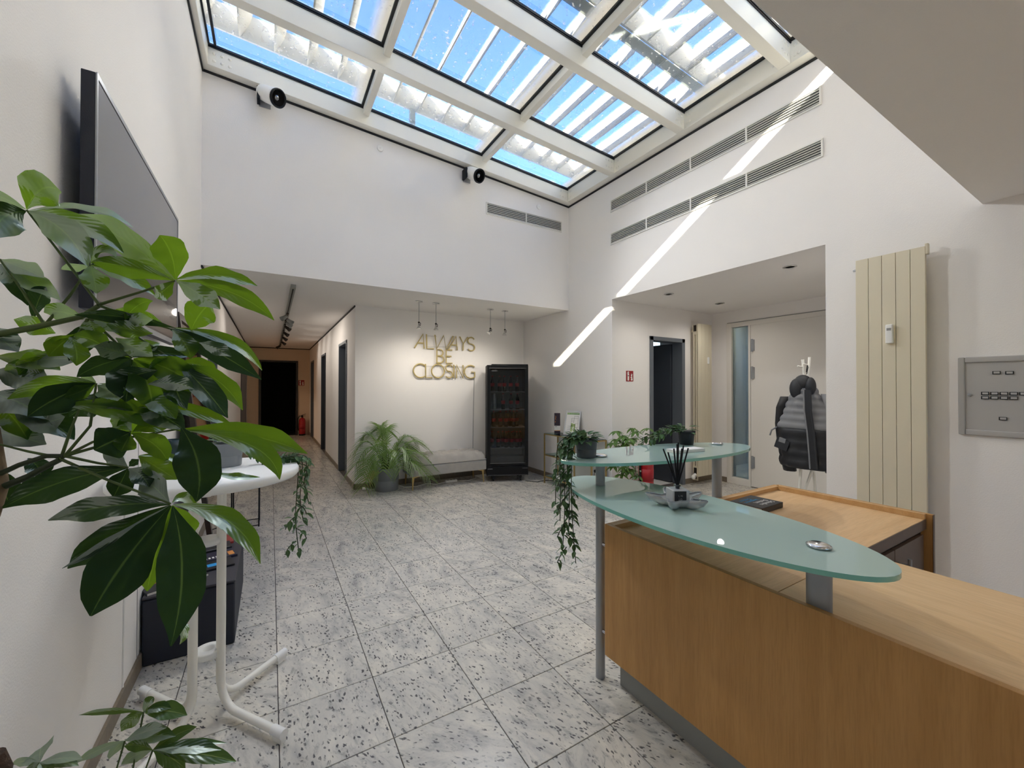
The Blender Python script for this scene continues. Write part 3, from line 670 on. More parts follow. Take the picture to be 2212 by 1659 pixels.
# ------------------------------------------------------------------ lettering on the wall
SGN = thing('wall_lettering', 'gold neon tube lettering reading ALWAYS BE CLOSING', 'sign', (2.28, YA, 1.5))
def letter(ch, pts, first):
    pass
def curve(c, rx, rz, a0, a1, n=14): return [(c[0]+rx*math.cos(math.radians(a0+(a1-a0)*i/n)), c[1]+rz*math.sin(math.radians(a0+(a1-a0)*i/n))) for i in range(n+1)]
H_ = .235
GL = {  # strokes on a unit grid, height 1
 'A': (.72, [[(0, 0), (.58, 1), (.66, 0)], [(.22, .36), (.63, .36)]]),
 'L': (.5, [[(0, 1), (.02, 0), (.5, 0)]]),
 'W': (1.25, [[(0, 1), (.10, 0), (.62, 1), (.78, 0), (1.32, 1)]]),
 'Y': (.62, [[(0, 1), (.26, .48), (.62, 1)], [(.26, .48), (.24, 0)]]),
 'S': (.56, [curve((.30, .75), .26, .25, 30, 270, 12)+curve((.30, .25), .27, .25, 90, -150, 12)]),
 'B': (.52, [[(0, 0), (0, 1), (.22, 1)]+curve((.22, .76), .24, .24, 90, -90, 10)+[(0, .52)], [(.22, .52)]+curve((.24, .26), .28, .26, 90, -90, 10)+[(0, 0)]]),
 'E': (.46, [[(.46, 1), (0, 1), (0, 0), (.48, 0)], [(0, .52), (.40, .52)]]),
 'C': (.78, [curve((.5, .5), .5, .5, 52, 308, 20)]),
 'O': (.96, [curve((.48, .5), .48, .5, 0, 360, 28)]),
 'I': (.0, [[(0, 1), (0, 0)]]),
 'N': (.52, [[(0, 0), (0, 1), (.52, 0), (.52, 1)]]),
 'G': (.84, [curve((.5, .5), .5, .5, 50, 300, 20)+[(.84, .08), (.84, .48), (.58, .48)]]),
}
def line(word, xs, z, h):
    for ch, x in zip(word, xs):
        m = MB(); st = []
        for s in GL[ch][1]:
            p = [(x+a*h*1.05, YA-.028, z+b*h) for a, b in s]
            m.tube(p, .0105, 8); st.append(p)
        o = obj('letter', m, 'neon_gold', SGN)
        pins = MB()
        for p in st:
            for q in (p[0], p[-1]): pins.tube([q, (q[0], YA, q[2])], .003, 6)
        obj('pin', pins, 'neon_gold', o)
line('ALWAYS', (1.80, 1.985, 2.12, 2.335, 2.53, 2.66), 2.005, .215)
line('BE', (2.15, 2.30), 1.795, .205)
line('CLOSING', (1.785, 1.97, 2.065, 2.285, 2.43, 2.475, 2.61), 1.565, .205)
obj('wire', MB().tube([(2.0, YA-.02, 2.2), (2.15, YA-.02, 2.2)], .002, 5).tube([(1.99, YA-.02, 2.03), (2.5, YA-.02, 2.06)], .002, 5).tube([(1.98, YA-.02, 1.74), (2.7, YA-.02, 1.75)], .002, 5).tube([(1.98, YA-.02, 1.59), (2.7, YA-.02, 1.585)], .002, 5).tube([(2.5, YA-.015, 2.0), (2.5, YA-.015, 2.06)], .002, 5), 'print_grey', SGN)
obj('cable', MB().tube([(2.79, YA-.02, 1.61), (2.79, YA-.006, 1.5), (2.775, YA-.006, .9), (2.765, YA-.006, .2)], .004, 6), 'print_grey', SGN)
# ------------------------------------------------------------------ ceiling pendants
def pendant(x, y, label, aim):
    t = thing('pendant_spot', label, 'spotlight', (x, y, ZC), 0, 'low-voltage spots above the lettering')
    obj('ceiling_rose', MB().lathe([(.05, 0), (.05, -.008), (.012, -.012)], (x, y, ZC), 20), 'chrome', t)
    obj('rod', MB().tube([(x, y, ZC-.01), (x, y, ZC-.27)], .004, 6), 'steel_grey', t)
    h = Vector((x, y, ZC-.30)); d = Vector(aim).normalized(); Mx = d.to_track_quat('Z', 'Y').to_matrix()
    obj('joint', MB().ball((x, y, ZC-.28), .014, 10, 6).tube([(x, y, ZC-.27), (x+.022, y, ZC-.29), (x+.02, y, ZC-.32), h], .005, 6), 'dark_bronze', t)
    obj('lamp_head', MB().lathe([(.010, 0), (.014, .03), (.030, .055), (.034, .062), (.026, .06)], h, 16, Mx), 'chrome', t)
    lamp('pendant_beam', h+d*.08, (d.x*.5, .45, -.9), 1.5, 150, .05, (1.0, .92, .8))
    obj('bulb', MB().lathe([(.024, .054), (.010, .058)], h, 12, Mx), 'reflector', t)
for x, y in ((.5, -2.3), (1.9, -2.3), (3.2, -2.3), (.5, -3.8), (1.9, -3.8), (3.2, -3.8)):  # added downlights, unseen behind the viewer, to brighten the room
    t = thing('fill_downlight', 'added fill downlight in the reception ceiling at x %.1f m, row %s' % (x, 'one' if y > -3 else 'two'), 'downlight', (x, y, ZC), 0, 'added downlights behind the viewer')
    obj('ring', MB().lathe([(.085, 0), (.085, -.006), (.07, -.008), (.066, .0)], (x, y, ZC), 24), 'chrome', t)
    obj('lamp', MB().lathe([(.066, -.003), (.0, -.003)], (x, y, ZC), 20), 'lamp_glass', t)
    lamp('fill_beam', (x, y, ZC-.02), (0, 0, -1), 1.2, 150, .07)
for x, l, a in ((1.645, 'pendant spot at the palm end of the lettering', (0, 0, -1)), (1.881, 'second pendant spot above the word ALWAYS', (0, 0, -1)),
                (2.712, 'pendant spot tilted sideways above the last letters', (-.5, -.2, -.8)), (2.956, 'pendant spot straight above the drinks cooler', (-.1, 0, -1))):
    pendant(x, 3.565, l, a)
# ------------------------------------------------------------------ track light in the corridor
tr = thing('track_light', 'grey ceiling track with swivelling spots along the corridor', 'track light', (.175, 7, ZC))
obj('rail', MB().box(.150, .200, 3.42, 11.2, ZC-.035, ZC), 'zinc', tr)
obj('slot', MB().box(.168, .182, 3.5, 11.15, ZC-.037, ZC-.035), 'black_matte', tr)
random.seed(3)
for y, sx in ((5.25, -1), (5.6, 1), (6.0, 1), (6.5, 1), (7.4, 1), (8.3, 1), (9.3, 1), (10.4, -1)):
    h = Vector((.175+.035*sx, y, ZC-.095)); d = Vector((.75*sx, -.35, -.6)).normalized(); Mx = d.to_track_quat('Z', 'Y').to_matrix()
    o = obj('spot', MB().lathe([(.012, -.04), (.024, -.035), (.029, .02), (.038, .06), (.032, .055), (.012, .02)], h, 14, Mx), 'zinc' if y < 6.2 else 'dark_bronze', tr)
    if y < 10: lamp('track_beam', h+d*.09, d, 1.3, 130, .05, (1.0, .9, .78))
    obj('arm', MB().box(.160, .190, y-.04, y+.04, ZC-.052, ZC-.035).tube([(.175, y, ZC-.06), h], .009, 6), 'dark_bronze', o)
# ------------------------------------------------------------------ downlights in the recess
for x, y, l in ((4.116, 1.579, 'recessed downlight near the fire sign'), (5.16, 1.582, 'recessed downlight near the entrance side light'), (4.148, .26, 'recessed downlight above the coat rack')):
    t = thing('downlight', l, 'downlight', (x, y, ZC), 0, 'downlights of the entrance recess')
    obj('ring', MB().lathe([(.058, 0), (.058, -.006), (.044, -.008), (.040, .0)], (x, y, ZC), 24), 'chrome', t)
    obj('lamp', MB().lathe([(.040, -.003), (.0, -.003)], (x, y, ZC), 20), 'lamp_glass', t)
    lamp('recess_beam', (x, y, ZC-.02), (0, 0, -1), 2.2, 160, .04, (1.0, .95, .88))
# ------------------------------------------------------------------ flat radiators
def heat_meter(x0, x1, y0, y1, z0, z1, face, parent):
    o = obj('heat_meter', MB().box(x0, x1, y0, y1, z0, z1), 'white_plastic', parent, bevel=.006)
    return o
ra = thing('flat_radiator', 'tall cream panel radiator between recess and fuse box', 'radiator', (XR-.05, -.59, .08))
n = 5; y0, y1 = -.775, -.405; wdt = (y1-y0)/n
for i in range(n): obj('panel', MB().box(3.652, 3.668, y0+i*wdt+.0012, y0+(i+1)*wdt-.0012, .085, 2.352), 'cream_metal', ra, bevel=.0015)
obj('back_plate', MB().box(3.668, 3.690, y0+.004, y1-.004, .085, 2.345), 'cream_metal', ra)
obj('top_cap', MB().box(3.655, 3.69, y0-.012, y0+.004, 2.30, 2.37), 'cream_metal', ra, bevel=.003)
obj('vent_plug', MB().tube([(3.675, y1, 2.285), (3.675, y1+.02, 2.285)], .010, 8), 'chrome', ra)
for y in (-.7, -.48): obj('bracket', MB().box(3.69, XR, y-.015, y+.015, 2.05, 2.09).box(3.69, XR, y-.015, y+.015, .3, .34), 'cream_metal', ra)
hm = heat_meter(3.624, 3.652, -.617, -.578, 1.727, 1.858, 'x', ra)
obj('window', MB().box(3.622, 3.625, -.610, -.586, 1.815, 1.832), 'print_grey', hm)
rc = thing('recess_radiator', 'tall cream radiator beside the grey doorway in the recess', 'radiator', (5.47, 2.05, .1))
x0, x1 = 5.315, 5.64; wdt = (x1-x0)/4
for i in range(4): obj('panel', MB().box(x0+i*wdt+.001, x0+(i+1)*wdt-.001, 2.012, 2.026, .12, 2.355), 'cream_metal', rc, bevel=.0015)
obj('header', MB().box(x0, x1, 2.026, 2.10, 2.20, 2.34), 'cream_metal', rc)
obj('header', MB().box(x0, x1, 2.026, 2.10, .13, .27), 'cream_metal', rc)
for y in (2.045, 2.085): obj('fin', MB().box(x0+.002, x0+.30, y-.012, y+.012, .27, 2.20), 'cream_metal', rc)
for z in (2.29, .20): obj('port', MB().box(x0-.004, x0, 2.04, 2.085, z-.045, z+.045), 'dark_bronze', rc)
obj('valve', MB().tube([(x0-.005, 2.06, .15), (x0-.05, 2.06, .13)], .02, 10).ball((x0-.06, 2.055, .115), .032, 10, 8), 'white_plastic', rc)
obj('pipe', MB().tube([(x0+.05, 2.06, .13), (x0+.05, 2.06, .06), (x0+.05, YR1, .06)], .01, 8), 'cream_metal', rc)
obj('bracket', MB().box(5.36, 5.39, 2.10, YR1, 2.24, 2.28).box(5.55, 5.58, 2.10, YR1, .2, .24), 'cream_metal', rc)
heat_meter(5.525, 5.555, 1.990, 2.012, 1.77, 1.87, 'y', rc)
# ------------------------------------------------------------------ fuse box
fu = thing('fuse_box', 'grey wall cabinet door with rows of small labelled plates', 'fuse box', (XR, -1.17, 1.12))
a0, a1, b0, b1 = -1.44, -.903, 1.125, 1.612; X = XR
obj('surround', MB().box(X-.02, X, a1-.03, a1, b0, b1).box(X-.02, X, a0, a0+.03, b0, b1).box(X-.02, X, a0+.03, a1-.03, b1-.035, b1).box(X-.02, X, a0+.03, a1-.03, b0, b0+.035), 'fuse_grey', fu, bevel=.006)
obj('door', MB().box(X-.010, X, a0+.03, a1-.03, b0+.035, b1-.035), 'fuse_grey', fu)
obj('lock', MB().lathe([(.010, 0), (.010, .006), (.004, .007)], (X-.010, -.952, 1.376), 14, Matrix.Rotation(-PI/2, 3, 'Y')), 'steel_grey', fu)
for y, z in [(-1.062, 1.512), (-1.112, 1.510)]+[(-1.016-i*.037, 1.386) for i in range(5)]+[(-1.016-i*.037, 1.360) for i in range(4)]+[(-1.086, 1.236)]:
    o = obj('name_plate', MB().box(X-.015, X-.010, y-.016, y+.016, z-.0095, z+.0095), 'print_black', fu)
    obj('insert', MB().box(X-.0158, X-.015, y-.013, y+.011, z-.0055, z+.0065), 'fuse_grey', o)
# ------------------------------------------------------------------ fire signs and extinguishers
def fire_sign(o, ex, label, s=.14):
    """o: centre on the wall, ex: along the wall to the reader's other hand"""
    ex = Vector(ex); n = Vector((0, 0, 1)).cross(ex)*-1; n = ex.cross(Vector((0, 0, 1)))
    t = thing('fire_sign', label, 'sign', o)
    def rect(name, m, u0, u1, v0, v1, d, par):
        q = [Vector(o)+ex*u+Vector((0, 0, v))+n*k for k in (d, d+.0012) for u, v in ((u0, v0), (u1, v0), (u1, v1), (u0, v1))]
        return obj(name, MB().add(q, [(0, 3, 2, 1), (4, 5, 6, 7), (0, 1, 5, 4), (1, 2, 6, 5), (2, 3, 7, 6), (3, 0, 4, 7)]), m, par)
    def poly(name, m, pts, d, par):
        q = [Vector(o)+ex*u*s+Vector((0, 0, v*s))+n*d for u, v in pts]; return obj(name, MB().add(q, [tuple(range(len(q)))]), m, par)
    rect('plate', 'sign_red', -s*.48, s*.48, -s*.5, s*.5, .001, t)
    p = obj('pictogram', MB(), 'print_white', t)
    poly('bottle', 'print_white', [(-.30, -.42), (-.08, -.42), (-.08, .20), (-.13, .30), (-.13, .36), (-.25, .36), (-.25, .30), (-.30, .20)], .003, t)
    poly('nozzle', 'print_white', [(-.25, .36), (-.13, .36), (-.08, .30), (-.10, .40), (-.20, .45), (-.32, .38), (-.36, .20), (-.33, .20), (-.29, .33)], .003, t)
    poly('band', 'print_black', [(-.27, .0), (-.11, .0), (-.11, .08), (-.27, .08)], .0036, t)
    poly('flame', 'print_white', [(.12, -.40), (.36, -.42), (.40, -.20), (.30, -.28), (.36, -.02), (.24, -.12), (.38, .22), (.26, .12), (.22, .30), (.14, .05), (.22, -.02), (.08, -.10), (.18, -.20)], .003, t)
    bpy.data.objects.remove(p)
fire_sign((4.058, YR1, 1.57), (1, 0, 0), 'red fire extinguisher sign beside the grey doorway')
fire_sign((.75, YE, 1.545), (1, 0, 0), 'red fire extinguisher sign at the corridor end', .16)
def extinguisher(x, y, label, sc=1.0):
    t = thing('fire_extinguisher', label, 'extinguisher', (x, y, 0), 0, 'red fire extinguishers')
    r = .085*sc; h = .52*sc
    obj('foot_ring', MB().lathe([(r*1.02, 0), (r*1.02, .04), (r*.95, .045)], (x, y, 0), 20), 'black_matte', t)
    obj('cylinder', MB().lathe([(r*.98, .03), (r, .05), (r, h*.86), (r*.85, h*.93), (r*.4, h*.98), (r*.3, h)], (x, y, 0), 24), 'red_paint', t)
    obj('label', MB().lathe([(r*1.004, h*.35), (r*1.004, h*.62)], (x, y, 0), 24), 'cola_label', t)
    obj('valve', MB().lathe([(r*.28, h), (r*.32, h+.02), (r*.25, h+.06), (r*.1, h+.065)], (x, y, 0), 12), 'black_matte', t)
    obj('lever', MB().obox((x+.03, y-.02, h+.085), (.13, .022, .012), Matrix.Rotation(-.35, 3, 'Y')).obox((x+.03, y-.02, h+.05), (.11, .022, .010), Matrix.Rotation(-.05, 3, 'Y')), 'black_matte', t)
    obj('hose', MB().tube([(x-.02, y, h+.04), (x-.07, y-.01, h+.05), (x-.115, y-.01, h-.03), (x-.115, y, h*.6), (x-.10, y, h*.28)], .012*sc, 8), 'black_matte', t)
extinguisher(.77, YE-.14, 'dark red fire extinguisher standing at the corridor end')
# ------------------------------------------------------------------ reception desk
dsk = thing('reception_desk', 'L-shaped maple reception desk with two oval frosted glass shelves', 'desk', (2.0, -.9, 0))
ZD = .745; XP = 1.34
YN = -3.3
obj('front_panel', MB().box(XP, XP+.022, YN, -.222, .145, .768), 'wood_front', dsk, bevel=.0015)
obj('end_panel', MB().box(XP+.022, 2.88, -.244, -.222, .145, .768), 'wood_front', dsk)
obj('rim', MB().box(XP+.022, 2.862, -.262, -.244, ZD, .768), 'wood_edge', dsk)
obj('side_panel', MB().box(2.862, 2.884, -.985, -.244, .02, .772), 'wood_front', dsk)
obj('shade_edge', MB().box(2.861, 2.885, -.988, -.9852, .02, .772), 'wood_dark_and_shade', dsk)  # dark strip that puts shade onto the panel's front edge
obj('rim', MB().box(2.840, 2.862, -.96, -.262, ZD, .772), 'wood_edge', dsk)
obj('counter_top', MB().box(XP+.022, 2.045, YN, -.96, ZD-.04, ZD), 'wood_top', dsk, bevel=.0015)
obj('wing_top', MB().box(XP+.022, 2.840, -.958, -.262, ZD-.04, ZD), 'wood_top_x', dsk, bevel=.0015)
obj('shade_edge', MB().box(2.05, 2.862, -.962, -.9585, ZD-.05, ZD-.001), 'wood_dark_and_shade', dsk)  # shade of the poorly lit wing edge, put into its colour
obj('plinth', MB().box(1.405, 1.425, YN, -.258, 0, .145).box(1.425, 2.75, -.275, -.258, 0, .145), 'zinc', dsk)
obj('back_panel', MB().box(2.015, 2.035, YN, -.97, .02, ZD-.04), 'wood_front', dsk)
obj('cabinet_body', MB().box(2.06, 2.86, -.94, -.30, .03, ZD-.045), 'dark_bronze', dsk)
for x0, x1, hx in ((2.065, 2.44, 2.425), (2.446, 2.835, 2.49)):
    d = obj('cabinet_door', MB().box(x0, x1, -.958, -.94, .04, ZD-.075), 'wood_dark_and_shade', dsk, bevel=.001)
    xx = x1-.05 if x0 < 2.2 else x0+.05
    obj('handle', MB().tube([(xx, -.958, .60), (xx, -.995, .60)], .005, 8).tube([(xx, -.958, .44), (xx, -.995, .44)], .005, 8).tube([(xx, -.995, .63), (xx, -.995, .41)], .008, 8), 'steel_grey', d)
def oval(cx, cy, a, b, rot, n=72, p=2.0):
    out = []
    for i in range(n):
        q = 2*PI*i/n; c, s = math.cos(q), math.sin(q)
        x = a*math.copysign(abs(c)**(2/p), c); y = b*math.copysign(abs(s)**(2/p), s)
        out.append((cx+x*math.cos(rot)-y*math.sin(rot), cy+x*math.sin(rot)+y*math.cos(rot)))
    return out
def glass_shelf(poly, z, th):
    m = MB().prism(poly, z, z+th); m2 = MB()
    o = obj('glass_shelf', m, 'frosted_glass', dsk); n = len(poly)
    o.data.materials.append(MATS['glass_edge'])
    for pl in o.data.polygons:
        if len(pl.vertices) == 4: pl.material_index = 1; pl.use_smooth = True
    return o
glass_shelf(oval(1.768, -.222, .640, .222, math.radians(-4.5)), 1.066, .014)
glass_shelf(oval(1.372, -.616, .660, .262, math.radians(90-1.5)), .926, .014)
obj('post', MB().tube([(1.362, -.168, 0), (1.362, -.168, 1.066)], .0225, 24), 'steel_grey', dsk)
obj('post', MB().tube([(2.262, -.205, ZD), (2.262, -.205, 1.066)], .027, 24), 'steel_grey', dsk)
obj('post', MB().prism([(1.385+.019*math.cos(2*PI*i/28), -1.085+.034*math.sin(2*PI*i/28)) for i in range(28)], ZD, .926, True), 'steel_grey', dsk)
Mi = Matrix.Identity(3)
for x, y, z, s in ((1.362, -.168, 1.08, 1), (2.262, -.205, 1.08, 1.0), (1.385, -1.085, .94, .95)):
    obj('cap', MB().lathe([(.030*s, 0), (.034*s, .003), (.034*s, .007), (.026*s, .011), (.0, .012)], (x, y, z), 28), 'chrome', dsk)
for z in (.655, .235): obj('bracket', MB().tube([(1.362, -.168, z), (1.362, -.224, z)], .010, 10).box(1.350, 1.374, -.228, -.2215, z-.012, z+.012), 'chrome', dsk)
# ------------------------------------------------------------------ things on the desk
bk = thing('book', 'black hardback book with white and blue title on the desk wing', 'book', (2.33, -.40, ZD), math.radians(2))
obj('cover', MB().box(-.115, .115, -.085, -.082, .0, .030).box(-.115, .115, -.085, .09, 0, .003).box(-.115, .115, -.085, .09, .027, .030), 'book_black', bk, True, bevel=.001)
obj('pages', MB().box(-.111, .111, -.082, .086, .003, .027), 'paper', bk, True)
# the title faces the far side of the desk
def on_book(txt, size, x, y, m):
    me = text_mesh(txt, size, .0003); me.transform(Matrix.Translation((x, y, .0305))@Matrix.Rotation(PI, 4, 'Z')); me.materials.clear(); me.materials.append(MATS[m])
    o = bpy.data.objects.new('title', me); COL.objects.link(o); o.parent = bk
on_book('Schnelles', .036, .02, -.045, 'print_white'); on_book('Denken,', .036, .02, -.012, 'print_white')
on_book('langsames', .033, -.015, .020, 'print_blue'); on_book('Denken', .033, -.03, .050, 'print_blue')
obj('ribbon', MB().tube([(.11, -.06, .012), (.135, -.065, .004), (.16, -.055, .002)], .002, 5), 'print_black', bk, True)
nb = thing('notepad', 'small white notepad lying on the upper glass shelf', 'notepad', (1.86, -.285, 1.08), math.radians(-8))
obj('sheets', MB().box(-.10, .10, -.035, .035, 0, .014), 'paper', nb, True, bevel=.001)
obj('cover', MB().box(-.10, .10, -.035, .035, .014, .016), 'print_white', nb, True)
# reed diffuser on its dish
ds = thing('glass_dish', 'clear star-shaped glass dish under the reed diffuser', 'dish', (1.385, -.592, .940))
vs = []; fs = []; n = 70
for k in range(5):
    rr = (.0, .35, .62, .86, 1.0)[k]
    for i in range(n):
        q = 2*PI*i/n; R = .060+.062*max(0, math.cos(5*q+.9))**1.3
        r = max(rr*R, .0005); z = .003+(.004, .003, .004, .016, .034)[k]*(.75+.5*(R/.122))-.0005
        vs.append((r*math.cos(q), r*math.sin(q), z))
for k in range(4):
    for i in range(n): fs.append((k*n+i, k*n+(i+1) % n, (k+1)*n+(i+1) % n, (k+1)*n+i))
dm = MB().add(vs, fs, True); o = obj('bowl', dm, 'dish_glass', ds, True); sd = o.modifiers.new('thick', 'SOLIDIFY'); sd.thickness = .004; sd.offset = 1
obj('rim', MB().tube([(p[0], p[1], p[2]) for p in vs[-n:]]+[vs[-n]], .0022, 6), 'clear_plastic', ds, True)
df = thing('reed_diffuser', 'square glass diffuser bottle with black reeds and black label', 'diffuser', (1.385, -.592, .951), math.radians(-28))
gm = MATS['crystal']
obj('bottle', MB().box(-.034, .034, -.034, .034, 0, .060), 'dish_glass', df, True, bevel=.004)
obj('liquid', MB().box(-.027, .027, -.027, .027, .004, .030), 'clear_plastic', df, True)
obj('neck', MB().lathe([(.010, .058), (.010, .068), (.014, .070), (.014, .076), (.009, .077)], (0, 0, 0), 16), 'crystal', df, True)
lb = obj('label', MB().box(-.028, .020, -.0352, -.0343, .008, .056), 'print_black', df, True)
for t, z in (('L N', .038), ('I O', .024)):
    me = text_mesh(t, .011, .0002); me.transform(Matrix.Translation((-.004, -.0356, z))@Matrix.Rotation(PI/2, 4, 'X')); me.materials.clear(); me.materials.append(MATS['print_grey'])
    o = bpy.data.objects.new('lettering', me); COL.objects.link(o); o.parent = lb
obj('stopper', MB().lathe([(.009, .050), (.009, .074)], (0, 0, 0), 12), 'black_matte', df, True)
for a, b, L_ in ((-.36, .05, .185), (-.30, -.06, .170), (-.05, .10, .175), (-.02, -.03, .195), (.05, .06, .20), (.07, -.10, .18), (.17, .04, .19), (.27, -.03, .185)):
    d = Vector((a, b, 1)).normalized(); p0 = Vector((0, 0, .045)); p0 -= Vector((a, b, 0))*.02
    obj('reed', MB().tube([p0, p0+d*L_], .0030, 6), 'reed', df, True)
# ------------------------------------------------------------------ drinks cooler
TH = -math.radians(24)
fr_ = thing('drinks_cooler', 'tall black drinks cooler with glass door and cola bottles inside', 'fridge', (2.752, 3.742, 0), TH)
WF, DF, HF = .625, .45, 1.755
def L(name, mb, m, par=fr_, **k): return obj(name, mb, m, par, True, **k)
cab = MB().box(0, .03, .035, DF, .085, HF).box(WF-.03, WF, .035, DF, .085, HF).box(.03, WF-.03, .035, DF, HF-.06, HF).box(.03, WF-.03, .035, DF, .085, .22).box(.03, WF-.03, DF-.02, DF, .22, HF-.06)
L('cabinet', cab, 'black_matte')
L('liner', MB().box(.031, .033, .045, DF-.021, .225, HF-.061).box(WF-.033, WF-.031, .045, DF-.021, .225, HF-.061).box(.033, WF-.033, DF-.026, DF-.021, .225, HF-.061), 'fridge_inside')
L('top_cap', MB().box(.07, WF, .02, DF, HF, HF+.016), 'black_gloss', bevel=.003)
dr = L('door', MB().box(0, .052, 0, .035, .235, HF).box(WF-.052, WF, 0, .035, .235, HF).box(.052, WF-.052, 0, .035, HF-.045, HF).box(.052, WF-.052, 0, .035, .235, .275), 'black_gloss', bevel=.003)
L('door_glass', MB().box(.05, WF-.05, .012, .018, .27, HF-.04), 'fridge_glass', dr)
L('trim', MB().box(.03, WF-.03, -.002, 0, HF-.048, HF-.044).box(.045, WF-.045, -.002, 0, .277, .281), 'print_grey', dr)
me = text_mesh('amillo', .036, .0004); me.transform(Matrix.Translation((.115, .010, HF-.085))@Matrix.Rotation(PI/2, 4, 'X')); me.materials.clear(); me.materials.append(MATS['print_grey'])
o = bpy.data.objects.new('lettering', me); COL.objects.link(o); o.parent = dr
kp = L('kick_plate', MB().box(.0, WF, -.002, .035, .09, .228), 'black_gloss', bevel=.003)
L('badge', MB().box(.01, .085, -.004, -.002, .192, .199).box(WF-.09, WF-.005, -.004, -.002, .197, .201), 'print_grey', kp)
L('base_line', MB().box(.005, WF-.005, -.003, -.001, .098, .101), 'print_grey', kp)
for x in (.10, WF-.11):
    for y in (.06, DF-.08):
        c = L('caster', MB().tube([(x-.012, y, .03), (x+.012, y, .03)], .03, 16).box(x-.018, x+.018, y-.01, y+.02, .05, .088), 'rubber')
SH = [1.355, 1.085, .815, .50]
for z in SH: L('shelf', MB().box(.036, WF-.036, .05, DF-.03, z-.012, z), 'fridge_shelf')
L('step', MB().box(.034, WF-.034, .25, DF-.03, .225, .34), 'fridge_inside')
# bottles: one master, copied
def bottle_parts(t):
    obj('glass', MB().lathe([(.0, 0), (.029, 0), (.031, .010), (.031, .055), (.027, .075), (.031, .115), (.030, .135), (.020, .175), (.012, .205), (.0125, .232)], (0, 0, 0), 14), 'cola', t, True)
    obj('label', MB().lathe([(.0278, .078), (.0312, .092), (.0318, .115), (.0312, .13)], (0, 0, 0), 14), 'cola_label', t, True)
    obj('cap', MB().lathe([(.0125, .228), (.0145, .23), (.0145, .242), (.0, .243)], (0, 0, 0), 12), 'cola_label', t, True)
ORD = ['first', 'second', 'third', 'fourth', 'fifth', 'sixth', 'seventh', 'eighth', 'ninth']
Mf = rootmat(fr_)
master = None
for z, shelf, spots in ((SH[0], 'top', ((.09, .16), (.20, .13), (.275, .15), (.37, .12), (.47, .13))),
                        (SH[1], 'second', ((.255, .14), (.375, .12), (.475, .13))),
                        (SH[2], 'third', ((.11, .12), (.21, .13), (.30, .12), (.37, .20), (.415, .12), (.475, .20))),
                        (SH[3], 'lowest', ((.085, .17), (.18, .14), (.255, .2), (.30, .12), (.345, .19), (.385, .11), (.425, .18), (.465, .12), (.52, .15)))):
    sp = sorted(spots)
    for i, (x, y) in enumerate(sp):
        p = Mf@Vector((x, y, z))
        lab = 'cola bottle on the %s cooler shelf, %s from the hinge side of the bench' % (shelf, ORD[i])
        lab = '%s cola bottle from the bench side on the %s cooler shelf' % (ORD[i], shelf)
        if master is None:
            t = thing('cola_bottle', lab, 'bottle', p, 0, 'cola bottles in the cooler'); bottle_parts(t); master = t
        else:
            t = copy_tree(master); t.location = p; t['label'] = lab
t = thing('water_bottle', 'clear water bottle on the second cooler shelf', 'bottle', Mf@Vector((.12, .14, SH[1])))
obj('body', MB().lathe([(.0, 0), (.033, 0), (.034, .02), (.034, .15), (.020, .195), (.013, .22)], (0, 0, 0), 14), 'clear_plastic', t, True)
obj('cap', MB().lathe([(.014, .22), (.014, .24), (0, .241)], (0, 0, 0), 12), 'print_white', t, True)
# ------------------------------------------------------------------ tufted bench
bn = thing('tufted_bench', 'long grey velvet bench with tufted cushion and gold legs', 'bench', (2.24, 4.0, 0), math.radians(-2.0))
bx0, bx1, by0, by1 = -.625, .525, -.225, .225
obj('frame', MB().box(bx0, bx1, by0, by1, .185, .335), 'velvet', bn, True, bevel=.018, seg=3)
nx, ny = 50, 20; vs = []; fs = []
for j in range(ny+1):
    for i in range(nx+1):
        u, v = i/nx, j/ny; x = bx0+.01+(bx1-bx0-.02)*u; y = by0+.01+(by1-by0-.02)*v
        ed = min(u*(bx1-bx0), (1-u)*(bx1-bx0), v*(by1-by0), (1-v)*(by1-by0)); h = .120*min(1, (ed/.06))**.45
        gx, gy = (x-bx0)/.19, (y-by0)/.15
        d = abs(math.cos(PI*(gx+gy)))*abs(math.cos(PI*(gx-gy)))
        tuft = .032*(1-min(1, 1.6*min(abs(math.sin(PI*(gx+gy)/1.0)), abs(math.sin(PI*(gx-gy)/1.0)))))
        vs.append((x, y, .345+h-tuft*min(1, ed/.03)))
o0 = len(vs)
for j in range(ny):
    for i in range(nx): a = j*(nx+1)+i; fs.append((a, a+1, a+nx+2, a+nx+1))
cm = MB().add(vs, fs, True).box(bx0+.012, bx1-.012, by0+.012, by1-.012, .332, .352)
cu = obj('cushion', cm, 'velvet', bn, True)
k = 0
for gx in range(0, 14):
    for gy in range(0, 7):
        if (gx+gy) % 2 == 0:
            x = bx0+gx*.095; y = by0+gy*.075
            if bx0+.06 < x < bx1-.06 and by0+.04 < y < by1-.04: obj('button', MB().ball((x, y, .436), (.011, .011, .006), 8, 5), 'velvet', cu, True)
obj('piping', MB().tube([(bx0+.005, by0+.004, .343), (bx1-.005, by0+.004, .343)], .006, 6), 'velvet', bn, True)
